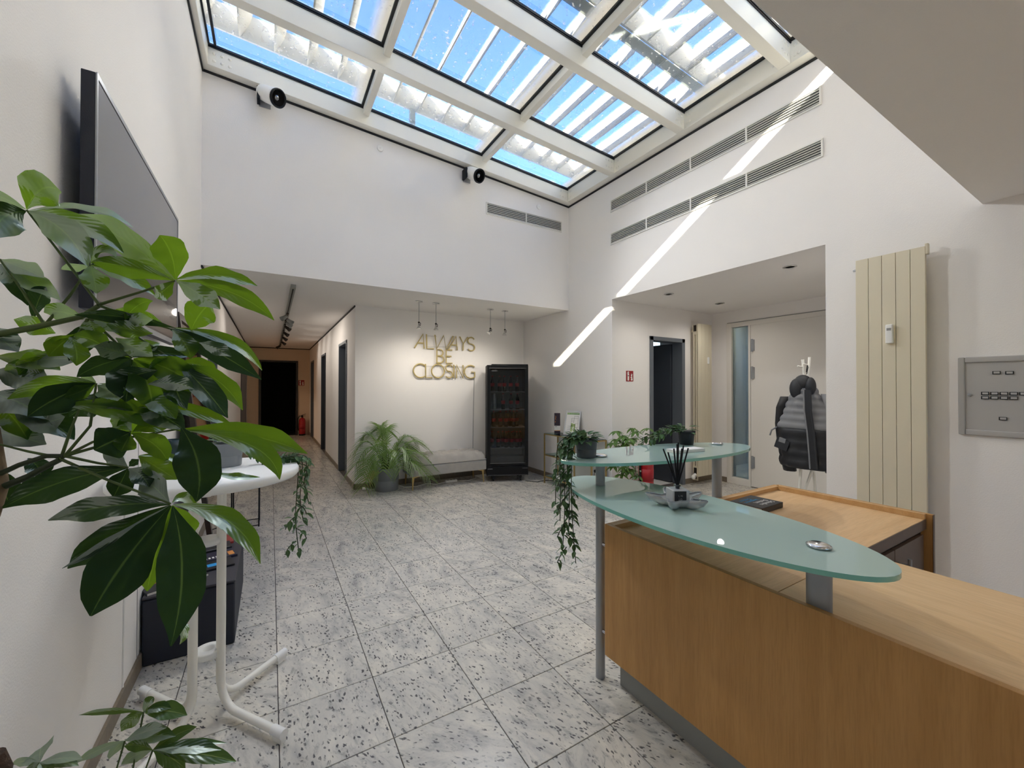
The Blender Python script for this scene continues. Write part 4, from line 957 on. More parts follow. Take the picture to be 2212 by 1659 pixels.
for x, y, s in ((bx0+.05, by0+.04, -1), (bx1-.05, by0+.04, 1), (bx0+.05, by1-.04, -1), (bx1-.05, by1-.04, 1)):
    sy = -1 if y < 0 else 1
    m = MB().add([(x-.016+s*.0, y-.006, 0), (x+.016, y-.006, 0), (x+.020, y-.006, .15), (x+.020-s*.10, y-.006, .185), (x+s*.02, y-.006, .19), (x-.02, y-.006, .15)], [(0, 1, 2, 3, 4, 5)])
    m = MB().tube([(x+s*.012, y+sy*.012, 0), (x+s*.006, y+sy*.006, .10), (x, y, .187)], [.008, .013, .022], 8).obox((x-s*.03, y, .178), (.10, .035, .016), Matrix.Rotation(s*.22, 3, 'Y'))
    obj('leg', m, 'gold', bn, True)
ps = thing('power_strip', 'white power strip with cable on the floor under the bench', 'power strip', (2.35, 4.02, 0))
obj('body', MB().box(2.20, 2.38, 3.99, 4.04, .0, .035), 'white_plastic', ps, bevel=.005)
for x in (2.24, 2.29, 2.34): obj('socket', MB().lathe([(.016, .035), (.016, .036), (.0, .0361)], (x, 4.015, 0), 12), 'print_grey', ps)
obj('cable', MB().tube([(2.20, 4.01, .012), (2.05, 3.98, .005), (1.95, 4.1, .005), (1.75, 4.0, .005), (1.60, 4.05, .005), (1.56, 4.2, .005)], .005, 6), 'white_plastic', ps)
obj('cable', MB().tube([(2.38, 4.015, .012), (2.55, 3.96, .005), (2.72, 4.05, .005), (2.78, 4.2, .005)], .004, 6), 'white_plastic', ps)
pc = thing('power_plug', 'white plug with short cable on the floor beside the palm pot', 'plug', (1.10, 4.17, 0))
obj('plug', MB().tube([(1.06, 4.20, .02), (1.10, 4.18, .02)], .02, 10).tube([(1.10, 4.18, .02), (1.12, 4.17, .018)], .012, 8), 'white_plastic', pc)
obj('cable', MB().tube([(1.12, 4.17, .016), (1.16, 4.13, .006), (1.22, 4.14, .006), (1.27, 4.22, .006)], .005, 6), 'white_plastic', pc)
cb_ = tag(obj('power_cable', MB().tube([(3.28, 3.50, .006), (3.4, 3.35, .006), (3.55, 3.38, .006), (3.65, 3.3, .006), (3.71, 3.35, .006)], .005, 6), 'black_matte'), 'black cable on the floor between cooler and console table', 'cable')
# ------------------------------------------------------------------ pots
def pot(t, r, h, m, taper=.86, x=0, y=0, z=0, ring=True):
    pr = [(0, 0), (r*taper, 0), (r*taper+.002, .004)]
    if ring: pr += [(r*(taper+(1-taper)*.42), h*.45), (r*(taper+(1-taper)*.5)*.985, h*.455), (r*(taper+(1-taper)*.5)*.985, h*.465), (r*(taper+(1-taper)*.5), h*.47)]
    pr += [(r, h*.985), (r*.99, h), (r*.93, h), (r*.92, h*.9), (r*.90, h*.82)]
    obj('pot', MB().lathe(pr, (x, y, z), 32), m, t, True)
    obj('soil', MB().lathe([(r*.91, h*.80), (r*.90, h*.85), (r*.5, h*.88), (0, h*.88)], (x, y, z), 20), 'soil', t, True)
# ------------------------------------------------------------------ areca palm
random.seed(21)
pm = thing('potted_palm', 'bushy areca palm in a grey ribbed pot beside the bench', 'palm', (1.355, 4.075, 0))
pot(pm, .172, .31, 'pot_grey', .9)
def frond(az, h, out, droop, mname, n=17, ll=.24, start=None):
    b = start or Vector((.05*math.cos(az), .05*math.sin(az), .26)); d = Vector((math.cos(az), math.sin(az), 0)); pts = []
    N_ = 16
    for i in range(N_+1):
        s = i/N_; pts.append(b+d*(out*(s**1.25))+Vector((0, 0, h*math.sin(min(1, s*1.15)*PI/2)-droop*s**2.6)))
    lim = lambda p: Vector((p.x, min(p.y, .19), p.z))
    pts = [lim(p) for p in pts]
    m = MB().tube(pts, [.007*(1-.75*i/N_)+.001 for i in range(N_+1)], 6)
    side = d.cross(Vector((0, 0, 1))).normalized()
    for k in range(n):
        s = .34+.66*k/(n-1); i = min(int(s*N_), N_-1); fr2 = s*N_-i; p = pts[i].lerp(pts[i+1], fr2); tg = (pts[i+1]-pts[i]).normalized()
        for sg in (-1, 1):
            le = ll*(.65+.5*math.sin(PI*min(1, (s-.25)*1.2)))*random.uniform(.85, 1.1); w_ = .0062
            dr_ = (side*sg*.75+tg*.75+Vector((0, 0, .22))).normalized()
            q = []
            for a in (0, .35, .7, 1):
                c = p+dr_*le*a+Vector((0, 0, -.42*le*a**2.2)); wv = tg.cross(dr_).cross(dr_).normalized()*w_*(1 if a < .5 else 1.0-.95*(a-.5)*2)
                c = lim(c); q += [c+wv, c-wv]
            m.add(q, [(0, 1, 3, 2), (2, 3, 5, 4), (4, 5, 7, 6)], True)
    return obj('frond', m, mname, pm, True)
R_ = math.radians
for az, h, out, dp in ((R_(182), .62, .28, .28), (R_(205), .55, .30, .30), (R_(150), .66, .22, .16), (R_(170), .30, .33, .26), (R_(222), .32, .30, .34), (R_(110), .72, .10, .08), (R_(80), .66, .12, .05),
                       (R_(20), .62, .34, .22), (R_(-10), .60, .42, .32), (R_(-30), .46, .45, .36), (R_(5), .36, .42, .28), (R_(-55), .55, .30, .38), (R_(-75), .48, .24, .30), (R_(-110), .50, .25, .32), (R_(-140), .42, .30, .30), (R_(40), .50, .34, .2), (R_(-45), .30, .42, .30), (R_(240), .60, .2, .22)):
    frond(az, h*.92, out*1.42, dp*1.15, 'leaf_palm')
frond(R_(200), .05, .20, .10, 'palm_yellow', 11, .15)['label'] = 'dry yellow frond'
for k in range(7):
    a = 2*PI*k/7; obj('stem', MB().tube([(.05*math.cos(a), .05*math.sin(a), .25), (.065*math.cos(a), .065*math.sin(a), .52)], [.012, .008], 8), 'stem_green', pm, True)
# ------------------------------------------------------------------ leaf makers
def leaf_mesh(name, w, n=8, fold=.25, sag=.12, wave=0.0, seed=0, shape=1.0, m='leaf_vine'):
    """unit length along +Y, width w, midrib on the axis"""
    rnd = random.Random(seed); vs = []; uv = []; fs = []
    for i in range(n+1):
        s = i/n; ww = w*(math.sin(PI*min(1, s**.8))**shape)*.5 if 0 < s < 1 else .004
        z = -sag*s*s
        wv = wave*math.sin(s*9+seed)
        for q in (-1, -.5, 0, .5, 1):
            vs.append((q*ww, s, z+abs(q)*ww*fold+(wv*abs(q) if q > 0 else -wv*abs(q)*.6))); uv.append((.5+q*.5, s))
    for i in range(n):
        for k in range(4): a = i*5+k; fs.append((a, a+1, a+6, a+5))
    mb = MB().add(vs, fs, True); me = mb.mesh(name); ul = me.uv_layers.new(name='UVMap')
    for lp in me.loops: ul.data[lp.index].uv = uv[lp.vertex_index]
    me.materials.append(MATS[m]); return me
VINE = [leaf_mesh('leaf', .52, 5, .3, .25, 0, i, 1.0, 'leaf_vine') for i in range(3)]
SCHEF = [leaf_mesh('leaf', .42, 5, .2, .3, 0, i, 1.0, 'leaf_schef') for i in range(3)]
LOW = [leaf_mesh('leaf', .24, 8, .25, .25, .004, i, .9, 'leaf_low') for i in range(3)]
def put_leaf(parent, meshes, base, dirv, up, length, name='leaf'):
    d = Vector(dirv).normalized(); u = Vector(up); x = d.cross(u)
    x = x.normalized() if x.length > 1e-4 else d.orthogonal().normalized(); z = x.cross(d)
    M = Matrix(((x.x*length, d.x*length, z.x*length, base[0]), (x.y*length, d.y*length, z.y*length, base[1]), (x.z*length, d.z*length, z.z*length, base[2]), (0, 0, 0, 1)))
    o = bpy.data.objects.new(name, random.choice(meshes)); COL.objects.link(o); o.parent = parent; o.matrix_local = M; return o
def vine(t, pts, nl, size, mstem='stem_dark', r=.0022, lo=0.0):
    pts = [Vector(p) for p in pts]; sm = []
    for i in range(len(pts)-1):
        for k in range(5):
            s = k/5; p0, p1, p2, p3 = pts[max(i-1, 0)], pts[i], pts[i+1], pts[min(i+2, len(pts)-1)]
            sm.append(.5*((2*p1)+(p2-p0)*s+(2*p0-5*p1+4*p2-p3)*s*s+(3*p1-p0-3*p2+p3)*s**3))
    sm.append(pts[-1])
    obj('stem', MB().tube(sm, r, 5), mstem, t, True)
    for k in range(nl):
        s = (lo+(1-lo)*(k+random.random()*.6)/nl)*(len(sm)-1); i = min(int(s), len(sm)-2); p = sm[i].lerp(sm[i+1], s-i); tg = (sm[i+1]-sm[i]).normalized()
        q = random.uniform(0, 2*PI); a = tg.orthogonal().normalized(); b = tg.cross(a); out = a*math.cos(q)+b*math.sin(q)
        put_leaf(t, VINE, p, out+tg*.5+Vector((0, 0, random.uniform(-.5, .25))), Vector((0, 0, 1))+out*.3, size*random.uniform(.75, 1.25))
def tuft(t, c, n, rad, size, zmin=-.1):
    for k in range(n):
        q = random.uniform(0, 2*PI); r = rad*math.sqrt(random.random()); d = Vector((math.cos(q), math.sin(q), random.uniform(-.1, .7)))
        put_leaf(t, VINE, Vector(c)+Vector((r*math.cos(q), r*math.sin(q), random.uniform(-.01, .03))), d, (0, 0, 1), size*random.uniform(.8, 1.3))
# trailing plant on the upper glass shelf, hanging over its end
random.seed(5)
v1 = thing('trailing_plant', 'trailing vine in a dark grey pot at the end of the glass shelf', 'plant', (1.292, -.146, 1.080))
pot(v1, .052, .088, 'pot_dark', .87)
tuft(v1, (-.02, 0, .09), 46, .055, .042)
for k in range(5):
    ox, oy = (-.095-.012*k+.006*random.random(), .01+.014*(k-2)); e_ = (-.50, -.36, -.44, -.30, -.22)[k]
    vine(v1, [(-.02, oy*.3, .085), (-.065, oy*.7, .112), (ox, oy, .07), (ox-.012, oy+.005, -.03), (ox+.012*random.uniform(-1, 1), oy+.01, e_*.5), (ox+.02*random.uniform(-1, 1), oy+.012, e_)], (46, 36, 36, 28, 22)[k], .042)
for k in range(7):
    z = -.06-.06*k; s = 1 if k % 2 else -1
    vine(v1, [(-.115, .01, z), (-.115+s*.03, .01, z-.025), (-.115+s*.052, .015, z-.065)], 7, .042)
# small pothos in a black pot on the same shelf
v2 = thing('small_plant', 'leafy plant in a small black pot on the glass shelf', 'plant', (2.105, -.112, 1.080))
pot(v2, .047, .082, 'pot_black', .80, ring=False)
obj('rim', MB().lathe([(.0472, .068), (.050, .07), (.050, .083), (.046, .083)], (0, 0, 0), 24), 'pot_black', v2, True)
tuft(v2, (-.02, .0, .082), 40, .05, .04)
vine(v2, [(-.02, .02, .08), (-.08, .05, .10), (-.14, .07, .06), (-.22, .09, .025)], 26, .04)
vine(v2, [(-.02, .03, .08), (-.05, .11, .09), (-.11, .17, .05), (-.17, .20, .02)], 22, .04)
vine(v2, [(-.02, .03, .08), (-.06, .13, .06), (-.09, .25, -.02), (-.10, .27, -.15), (-.10, .27, -.30)], 30, .032)
vine(v2, [(-.02, .03, .08), (-.09, .14, .05), (-.13, .25, -.03), (-.14, .27, -.12), (-.13, .27, -.24)], 22, .032)
# ------------------------------------------------------------------ console table
cs = thing('console_table', 'slim gold console table with glass shelves against the wall', 'console table', (3.59, 2.75, 0))
ax0, ax1, ay0, ay1 = 3.468, 3.715, 2.24, 3.268; q = .008
for x in (ax0, ax1):
    for y in (ay0, ay1): obj('leg', MB().box(x-q, x+q, y-q, y+q, 0, .735), 'gold', cs)
for y in (2.58,):
    obj('leg', MB().box(ax0-q, ax0+q, y-q, y+q, 0, .735), 'gold', cs)
for z in (.728, .42, .10):
    obj('rail', MB().box(ax0-q, ax0+q, ay0, ay1, z-q, z+q).box(ax1-q, ax1+q, ay0, ay1, z-q, z+q).box(ax0, ax1, ay0-q, ay0+q, z-q, z+q).box(ax0, ax1, ay1-q, ay1+q, z-q, z+q), 'gold', cs)
    obj('glass_shelf', MB().box(ax0, ax1, ay0, ay1, z+q, z+q+.006), 'shelf_glass', cs)
ZK = .743
ib = thing('display_box', 'slim upright box with dark purple top and white label', 'box', (3.58, 3.105, ZK), math.radians(-32))
obj('carton', MB().box(-.042, .042, -.02, .02, 0, .30), 'print_plum', ib, True, bevel=.002)
obj('label_band', MB().box(-.0425, .0425, -.0208, .0205, .045, .115), 'print_white', ib, True)
obj('gold_stripe', MB().box(-.0427, .0427, -.0209, -.0205, .040, .047), 'print_orange', ib, True)
obj('motif', MB().tube([(-.030, -.0215, .26), (-.018, -.0215, .245), (-.028, -.0215, .225), (-.022, -.0215, .20)], .003, 6).box(-.034, -.026, -.0215, -.0205, .165, .18), 'print_orange', ib, True)
obj('print_line', MB().box(-.036, -.005, -.0212, -.0208, .098, .106), 'print_grey', ib, True)
pf = thing('framed_plan', 'silver framed escape plan leaning on the console table', 'picture frame', (3.60, 2.86, ZK), 0)
# leans back against the wall, turned to the room
ex = Vector((.42, -.9, 0)).normalized(); nn = Vector((0, 0, 1)).cross(ex); nn = ex.cross(Vector((0, 0, 1))); ez = (Vector((0, 0, 1))*.96-nn*.27).normalized(); n2 = ex.cross(ez)
ex = (ex*.985+ez*.0).normalized(); B0 = Vector((3.56, 2.93, ZK+.003))
roll = Matrix.Rotation(math.radians(0), 3, n2)
def pbox(u0, u1, v0, v1, d0, d1, m=None):
    m = m or MB(); P = []
    for d in (d0, d1):
        for u, v in ((u0, v0), (u1, v0), (u1, v1), (u0, v1)): P.append(B0+ex*u+ez*v+n2*d)
    return m.add(P, [(0, 3, 2, 1), (4, 5, 6, 7), (0, 1, 5, 4), (1, 2, 6, 5), (2, 3, 7, 6), (3, 0, 4, 7)])
fw_, fh_ = .235, .345
m = MB()
for a in ((0, fw_, 0, .014), (0, fw_, fh_-.014, fh_), (0, .014, .014, fh_-.014), (fw_-.014, fw_, .014, fh_-.014)): pbox(*a, 0, .014, m)
obj('frame', m, 'silver_frame', pf)
obj('sheet', pbox(.014, fw_-.014, .014, fh_-.014, .004, .006), 'print_white', pf)
obj('header', pbox(.022, fw_-.02, fh_-.05, fh_-.026, .006, .0068), 'print_green', pf)
lettering('FLUCHT- UND RETTUNGSPLAN', .0135, frame_mat(B0+ex*(fw_*.5)+ez*(fh_-.038)+n2*.0072, ex, ez), 'print_white', pf, extrude=.0002)
for a, c in (((.10, .128, .05, .17), 'print_palegreen'), ((.10, .165, .12, .16), 'print_palegreen'), ((.145, .165, .05, .16), 'print_palegreen')): obj('plan_area', pbox(*a, .006, .0066), c, pf)
m = MB()
for a in ((.05, .10, .10, .102), (.05, .10, .075, .077), (.05, .10, .125, .127), (.10, .102, .05, .24), (.10, .20, .24, .242), (.10, .14, .215, .217), (.10, .14, .19, .192), (.14, .142, .17, .28), (.165, .20, .08, .082), (.165, .167, .08, .17), (.165, .205, .11, .112), (.165, .205, .165, .167), (.20, .202, .05, .28), (.145, .2, .27, .272), (.16, .20, .06, .062)): pbox(*a, .0066, .0072, m)
ln_ = obj('plan_lines', m, 'print_black', pf); ln_['kind'] = 'stuff'
obj('easel_back', pbox(.09, .14, .0, .26, -.006, 0), 'print_grey', pf)
mg = thing('leaflet', 'open leaflet lying on the console behind the trailing vine', 'leaflet', (3.56, 2.52, ZK), math.radians(20))
obj('page', MB().add([(-.09, -.07, .004), (0, -.07, .02), (.09, -.07, .004), (.09, .07, .004), (0, .07, .02), (-.09, .07, .004), (-.09, -.07, .0), (0, -.07, .016), (.09, -.07, .0), (.09, .07, .0), (0, .07, .016), (-.09, .07, .0)],
    [(0, 1, 4, 5), (1, 2, 3, 4), (6, 11, 10, 7), (7, 10, 9, 8), (0, 6, 7, 1), (1, 7, 8, 2), (5, 4, 10, 11), (4, 3, 9, 10), (0, 5, 11, 6), (2, 8, 9, 3)]), 'print_orange', mg, True)
tb = tag(obj('flat_tray', MB().box(3.49, 3.68, 2.85, 3.10, .116, .126), 'print_white', bevel=.003), 'flat white tray on the lowest console shelf', 'tray')
pl = thing('wall_plug', 'black plug in a white wall socket behind the console', 'plug', (XR, 2.42, .30))
obj('socket', MB().box(XR-.012, XR, 2.385, 2.465, .26, .34), 'white_plastic', pl, bevel=.003)
obj('plug', MB().tube([(XR-.012, 2.425, .30), (XR-.05, 2.425, .30)], .02, 12), 'black_matte', pl)
obj('cable', MB().tube([(XR-.05, 2.425, .30), (XR-.055, 2.43, .24), (XR-.03, 2.45, .15), (XR-.02, 2.47, .02)], .004, 6), 'black_matte', pl)
# ------------------------------------------------------------------ umbrella plant by the recess
random.seed(9)
sc_ = thing('umbrella_plant', 'umbrella plant with woody stem between console and extinguisher', 'plant', (3.66, 1.90, 0))
pot(sc_, .12, .20, 'pot_black', .85, ring=False)
trunk = [(0, 0, .16), (-.012, .01, .30), (.015, .0, .42), (-.02, .0, .58), (.0, .01, .72)]
obj('trunk', MB().tube(trunk, [.018, .016, .014, .012, .008], 8), 'bark', sc_, True)
for k in range(30):
    if k < 22:
        s = random.uniform(.2, 1); b = Vector(trunk[2]).lerp(Vector(trunk[4]), s); q = random.uniform(0, 2*PI); hub = Vector((random.uniform(-.30, .26), random.uniform(-.28, .06), random.uniform(.66, 1.0)))
        hub.z -= .35*abs(hub.x)
    else:
        b = Vector(trunk[1]).lerp(Vector(trunk[2]), random.random()); hub = Vector((random.uniform(-.16, .14), random.uniform(-.14, .06), random.uniform(.34, .50)))
    obj('petiole', MB().tube([b, b.lerp(hub, .5)+Vector((0, 0, .03)), hub], .0025, 5), 'stem_green', sc_, True)
    for j in range(7):
        q = 2*PI*j/7+k; put_leaf(sc_, SCHEF, hub, (math.cos(q), math.sin(q) if math.sin(q) < 0 else math.sin(q)*.8, random.uniform(-.45, .1)), (0, 0, 1), random.uniform(.085, .125))
extinguisher(4.20, 2.005, 'bright red fire extinguisher beside the umbrella plant', 1.12)
# ------------------------------------------------------------------ coat rack with jacket
rk = thing('coat_rack', 'white tripod coat rack inside the entrance recess', 'coat rack', (4.55, .20, 0))
top = Vector((4.50, .26, 1.66))
for a, b in (((4.42, .34, 0), (4.53, .262, 1.72)), ((4.66, .24, 0), (4.50, .31, 1.70)), ((4.50, .42, 0), (4.62, -.06, 1.72))):
    a, b = Vector(a), Vector(b)
    o = obj('pole', MB().tube([a, b], .0125, 12), 'white_metal', rk)
    d = (b-a).normalized(); obj('peg', MB().tube([a+(b-a)*.955, a+(b-a)*.955+Vector((-.05, .03, .012))], .007, 8), 'white_metal', o)
obj('joint', MB().tube([(4.49, .27, 1.03), (4.58, .27, 1.03)], .01, 8).ball((4.53, .28, 1.03), .026, 10, 8), 'steel_grey', rk)
jk = thing('padded_jacket', 'grey and black quilted jacket hanging open on the coat rack', 'jacket', (4.44, .27, .60))
def shell(rings, n=40, quilt=None, close=True, seed=1):
    rnd = random.Random(seed); vs = []; fs = []
    for (z, cx, cy, rx, ry, rot) in rings:
        for i in range(n):
            q = 2*PI*i/n; f = 1+.05*math.sin(5*q+z*9)+.03*math.sin(11*q-z*14)
            x, y = rx*f*math.cos(q), ry*f*math.sin(q); vs.append((cx+x*math.cos(rot)-y*math.sin(rot), cy+x*math.sin(rot)+y*math.cos(rot), z))
    k = len(rings)
    for r in range(k-1):
        for i in range(n): fs.append((r*n+i, r*n+(i+1) % n, (r+1)*n+(i+1) % n, (r+1)*n+i))
    fs.append(tuple(range(n))[::-1]); fs.append(tuple(range((k-1)*n, k*n)))
    return MB().add(vs, fs, True)
def rings(z0, z1, w0, w1, d0, d1, nq, cx, cy, amp=.012, y0=0, y1=0):
    out = []; N_ = nq*4
    for i in range(N_+1):
        s = i/N_; b = amp*abs(math.sin(PI*s*nq)); rx = w0+(w1-w0)*s+b; ry = d0+(d1-d0)*s+b
        out.append((z0+(z1-z0)*s, cx, cy+y0+(y1-y0)*s, ry, rx, 0))
    return out
obj('upper_body', shell(rings(1.02, 1.50, .250, .055, .12, .05, 7, 4.44, .27, .012, -.02, .0)), 'jacket_grey', jk)
obj('lower_body', shell(rings(.645, 1.025, .225, .245, .13, .122, 4, 4.44, .25, .010, 0, 0), seed=2), 'jacket_black', jk)
obj('hood', MB().ball((4.41, .27, 1.47), (.055, .075, .075), 20, 12).ball((4.385, .315, 1.41), (.045, .06, .10), 16, 10).ball((4.40, .20, 1.43), (.045, .045, .09), 14, 10), 'jacket_lining', jk)
pk = MB(); zf = [(4.325, .225, 1.40), (4.312, .215, 1.2), (4.307, .19, 1.0), (4.305, .175, .8), (4.30, .165, .66)]
obj('front_edge', MB().tube([(x, y, z) for x, y, z in zf], .008, 8), 'jacket_grey', jk)
obj('front_edge', MB().tube([(x, y-.055, z) for x, y, z in zf], .008, 8), 'jacket_lining', jk)
obj('lining', MB().add([(x-.004, y, z) for x, y, z in zf]+[(x-.004, y-.055, z) for x, y, z in zf], [(i, i+1, i+6, i+5) for i in range(4)]), 'jacket_black', jk)
obj('sleeve', shell([(1.33, 4.45, .44, .055, .045, 0), (1.22, 4.45, .475, .06, .05, 0), (1.05, 4.46, .49, .058, .05, 0), (.85, 4.47, .48, .055, .05, 0), (.66, 4.45, .42, .06, .06, 0), (.59, 4.44, .40, .055, .055, 0)], 20), 'jacket_black', jk)
obj('sleeve', shell([(1.36, 4.46, .08, .06, .055, 0), (1.15, 4.47, .045, .062, .055, 0), (.9, 4.48, .03, .058, .05, 0), (.62, 4.47, .06, .055, .05, 0)], 20, seed=4), 'jacket_grey', jk)
obj('patch', MB().obox((4.312, .41, .90), (.006, .06, .045), Matrix.Rotation(.25, 3, 'X')), 'jacket_grey', jk)
obj('pocket_flap', MB().obox((4.315, .415, .86), (.008, .12, .10), Matrix.Rotation(.3, 3, 'X')), 'jacket_lining', jk)
obj('strap', MB().tube([(4.40, .50, 1.02), (4.385, .545, .985), (4.38, .56, .93)], .008, 6), 'jacket_grey', jk)
obj('loop', MB().tube([(4.44, .25, 1.55), (4.47, .25, 1.62), (4.49, .265, 1.64), (4.48, .27, 1.57)], .004, 6), 'print_black', jk)
# ------------------------------------------------------------------ bistro standing table
bt = thing('standing_table', 'white round folding standing table on tubular legs', 'table', (-.255, .50, 0))
cx, cy = -.252, .505
ZB = 1.06
obj('top', MB().lathe([(0, ZB-.012), (.29, ZB-.012), (.30, ZB-.040), (.324, ZB-.040), (.332, ZB-.030), (.332, ZB-.012), (.324, ZB), (0, ZB)], (cx, cy, 0), 64), 'white_plastic', bt)
def foot(px_, py_, fx, fy):
    p = Vector((px_, py_, 0)); f_ = Vector((fx, fy, 0)); d = (f_-p).normalized()
    pts = [p+Vector((0, 0, 1.0)), p+Vector((0, 0, .30))]
    for i in range(8):
        a = i/7*PI/2; pts.append(p+d*(.10*(1-math.cos(a)))+Vector((0, 0, .135-.10*math.sin(a)+.0)))
    pts.append(f_+Vector((0, 0, .035)))
    obj('leg', MB().tube(pts, .0155, 14), 'white_metal', bt)
    obj('end_cap', MB().tube([f_-d*.055+Vector((0, 0, .035)), f_+d*.008+Vector((0, 0, .035))], .019, 14).obox(f_+Vector((0, 0, .011))-d*.02, (.05, .022, .022), Matrix.Rotation(math.atan2(d.y, d.x), 3, 'Z')), 'white_plastic', bt)
foot(-.215, .515, .012, .205); foot(-.222, .545, .030, .775); foot(-.318, .520, -.530, .795); foot(-.310, .490, -.50, .185)
obj('collar', MB().lathe([(.022, .245), (.052, .245), (.055, .25), (.055, .268), (.052, .272), (.022, .272), (.022, .245)], (-.265, .555, 0), 28), 'white_plastic', bt)
obj('collar', MB().lathe([(.02, .74), (.05, .74), (.05, .765), (.02, .765)], (-.265, .525, 0), 24), 'white_plastic', bt)
obj('top_bracket', MB().box(cx-.20, cx+.16, cy-.02, cy+.02, ZB-.07, ZB-.041).tube([(cx+.16, cy-.025, ZB-.058), (cx+.16, cy+.025, ZB-.058)], .02, 12), 'white_plastic', bt, bevel=.004)
obj('top_bracket', MB().box(cx-.02, cx+.02, cy-.22, cy+.2, ZB-.066, ZB-.041), 'white_plastic', bt, bevel=.004)
for a in ((-.215, .515), (-.222, .545), (-.318, .520), (-.310, .490)): obj('elbow', MB().tube([(a[0], a[1], .99), (a[0]*.9-.026, a[1]*.9+.05, ZB-.05)], .0155, 12), 'white_metal', bt)
random.seed(31)
v3 = thing('potted_vine', 'trailing vine in a pale grey pot on the standing table', 'plant', (-.205, .60, ZB))
pot(v3, .062, .105, 'pot_grey', .86)
tuft(v3, (0, 0, .105), 26, .05, .035)
vine(v3, [(0, 0, .10), (.07, -.02, .08), (.14, -.045, .015), (.20, -.05, .018), (.255, -.055, .02)], 34, .034)
for k, (e_, ox, oy) in enumerate(((-.44, 0, 0), (-.30, .02, .02), (-.16, .035, -.02), (-.22, .045, .03))):
    vine(v3, [(.14, -.04, .02), (.225, -.05+oy, .03), (.272+ox, -.055+oy, .02), (.285+ox, -.05+oy, -.05), (.275+ox, -.05+oy, e_*.6), (.28+ox+.01, -.045+oy, e_)], (40, 30, 22, 22)[k], .034, lo=.15)
for k in range(4): vine(v3, [(.278, -.05, -.20-.06*k), (.278+(-1)**k*.03, -.05, -.225-.06*k), (.278+(-1)**k*.045, -.045, -.26-.06*k)], 5, .042)
gp = tag(obj('green_pot', MB().lathe([(0, 0), (.035, 0), (.042, .05), (.044, .11), (.040, .11), (.036, .02)], (-.435, .82, ZB), 24), 'pot_green'), 'dark green glazed pot at the wall side of the standing table', 'pot')
# ------------------------------------------------------------------ black box with magazines
bb = thing('black_box', 'black box seat against the wall holding magazines', 'box', (-.39, 1.47, 0))
obj('body', MB().box(-.592, -.200, 1.06, 1.88, 0, .335), 'blue_black', bb, bevel=.012, seg=3)
obj('lid', MB().box(-.592, -.198, 1.058, 1.882, .336, .352), 'box_top', bb, bevel=.006)
def mag(x, y, z, rot, w_, h_, th, m, label, deco):
    t = thing('magazine', label, 'magazine', (x, y, z), math.radians(rot), 'magazines on the black box')
    obj('pages', MB().box(-w_/2, w_/2, -h_/2, h_/2, 0, th), 'paper', t, True)
    obj('cover', MB().box(-w_/2-.001, w_/2+.001, -h_/2-.001, h_/2+.001, th, th+.0015).box(-w_/2-.001, w_/2+.001, -h_/2-.001, -h_/2+.001, 0, th), m, t, True)
    for (u0, u1, v0, v1, c) in deco: obj('print', MB().box(u0, u1, v0, v1, th+.0015, th+.002), c, t, True)
mag(-.50, 1.22, .352, -62, .20, .27, .012, 'book_black', 'black magazine with white headline at the near end of the box', ((-.085, -.07, -.09, .10, 'print_white'), (-.05, -.035, -.08, .08, 'print_grey'), (-.02, 0, -.1, 0, 'print_orange'), (.02, .06, -.06, .06, 'book_navy')))
mag(-.335, 1.33, .352, 12, .21, .15, .010, 'book_black', 'black brochure with a bright cyan block', ((-.02, .06, -.035, .01, 'print_cyan'),))
mag(-.335, 1.47, .352, 14, .22, .14, .013, 'book_navy', 'navy magazine with a row of white letters', tuple((-.05+.018*i, -.04+.018*i, -.045, -.02, 'print_white') for i in range(6))+((.07, .10, -.05, .02, 'print_orange'),))
mag(-.37, 1.62, .352, 10, .22, .13, .020, 'book_black', 'thick black book stacked behind the navy magazine', ((-.1, .1, -.06, -.055, 'print_grey'), (-.09, -.07, .02, .04, 'print_grey')))
mag(-.38, 1.77, .352, 8, .24, .17, .012, 'book_red', 'glossy dark red brochure at the far end of the box', ((-.06, -.05, -.05, .04, 'print_orange'),))
wt = thing('wire_table', 'thin black wire-frame side table standing past the mirror', 'side table', (-.25, 3.32, 0))
for x in (-.362, -.132):
    for y in (3.21, 3.44): obj('leg', MB().box(x-.006, x+.006, y-.006, y+.006, 0, .5), 'black_matte', wt)
for q_ in ((-.362, -.132, 3.206, 3.214), (-.362, -.132, 3.436, 3.444), (-.366, -.358, 3.21, 3.44), (-.136, -.128, 3.21, 3.44)): obj('rail', MB().box(*q_, .012, .02), 'black_matte', wt)
obj('top', MB().box(-.368, -.126, 3.204, 3.446, .5, .512), 'black_matte', wt)
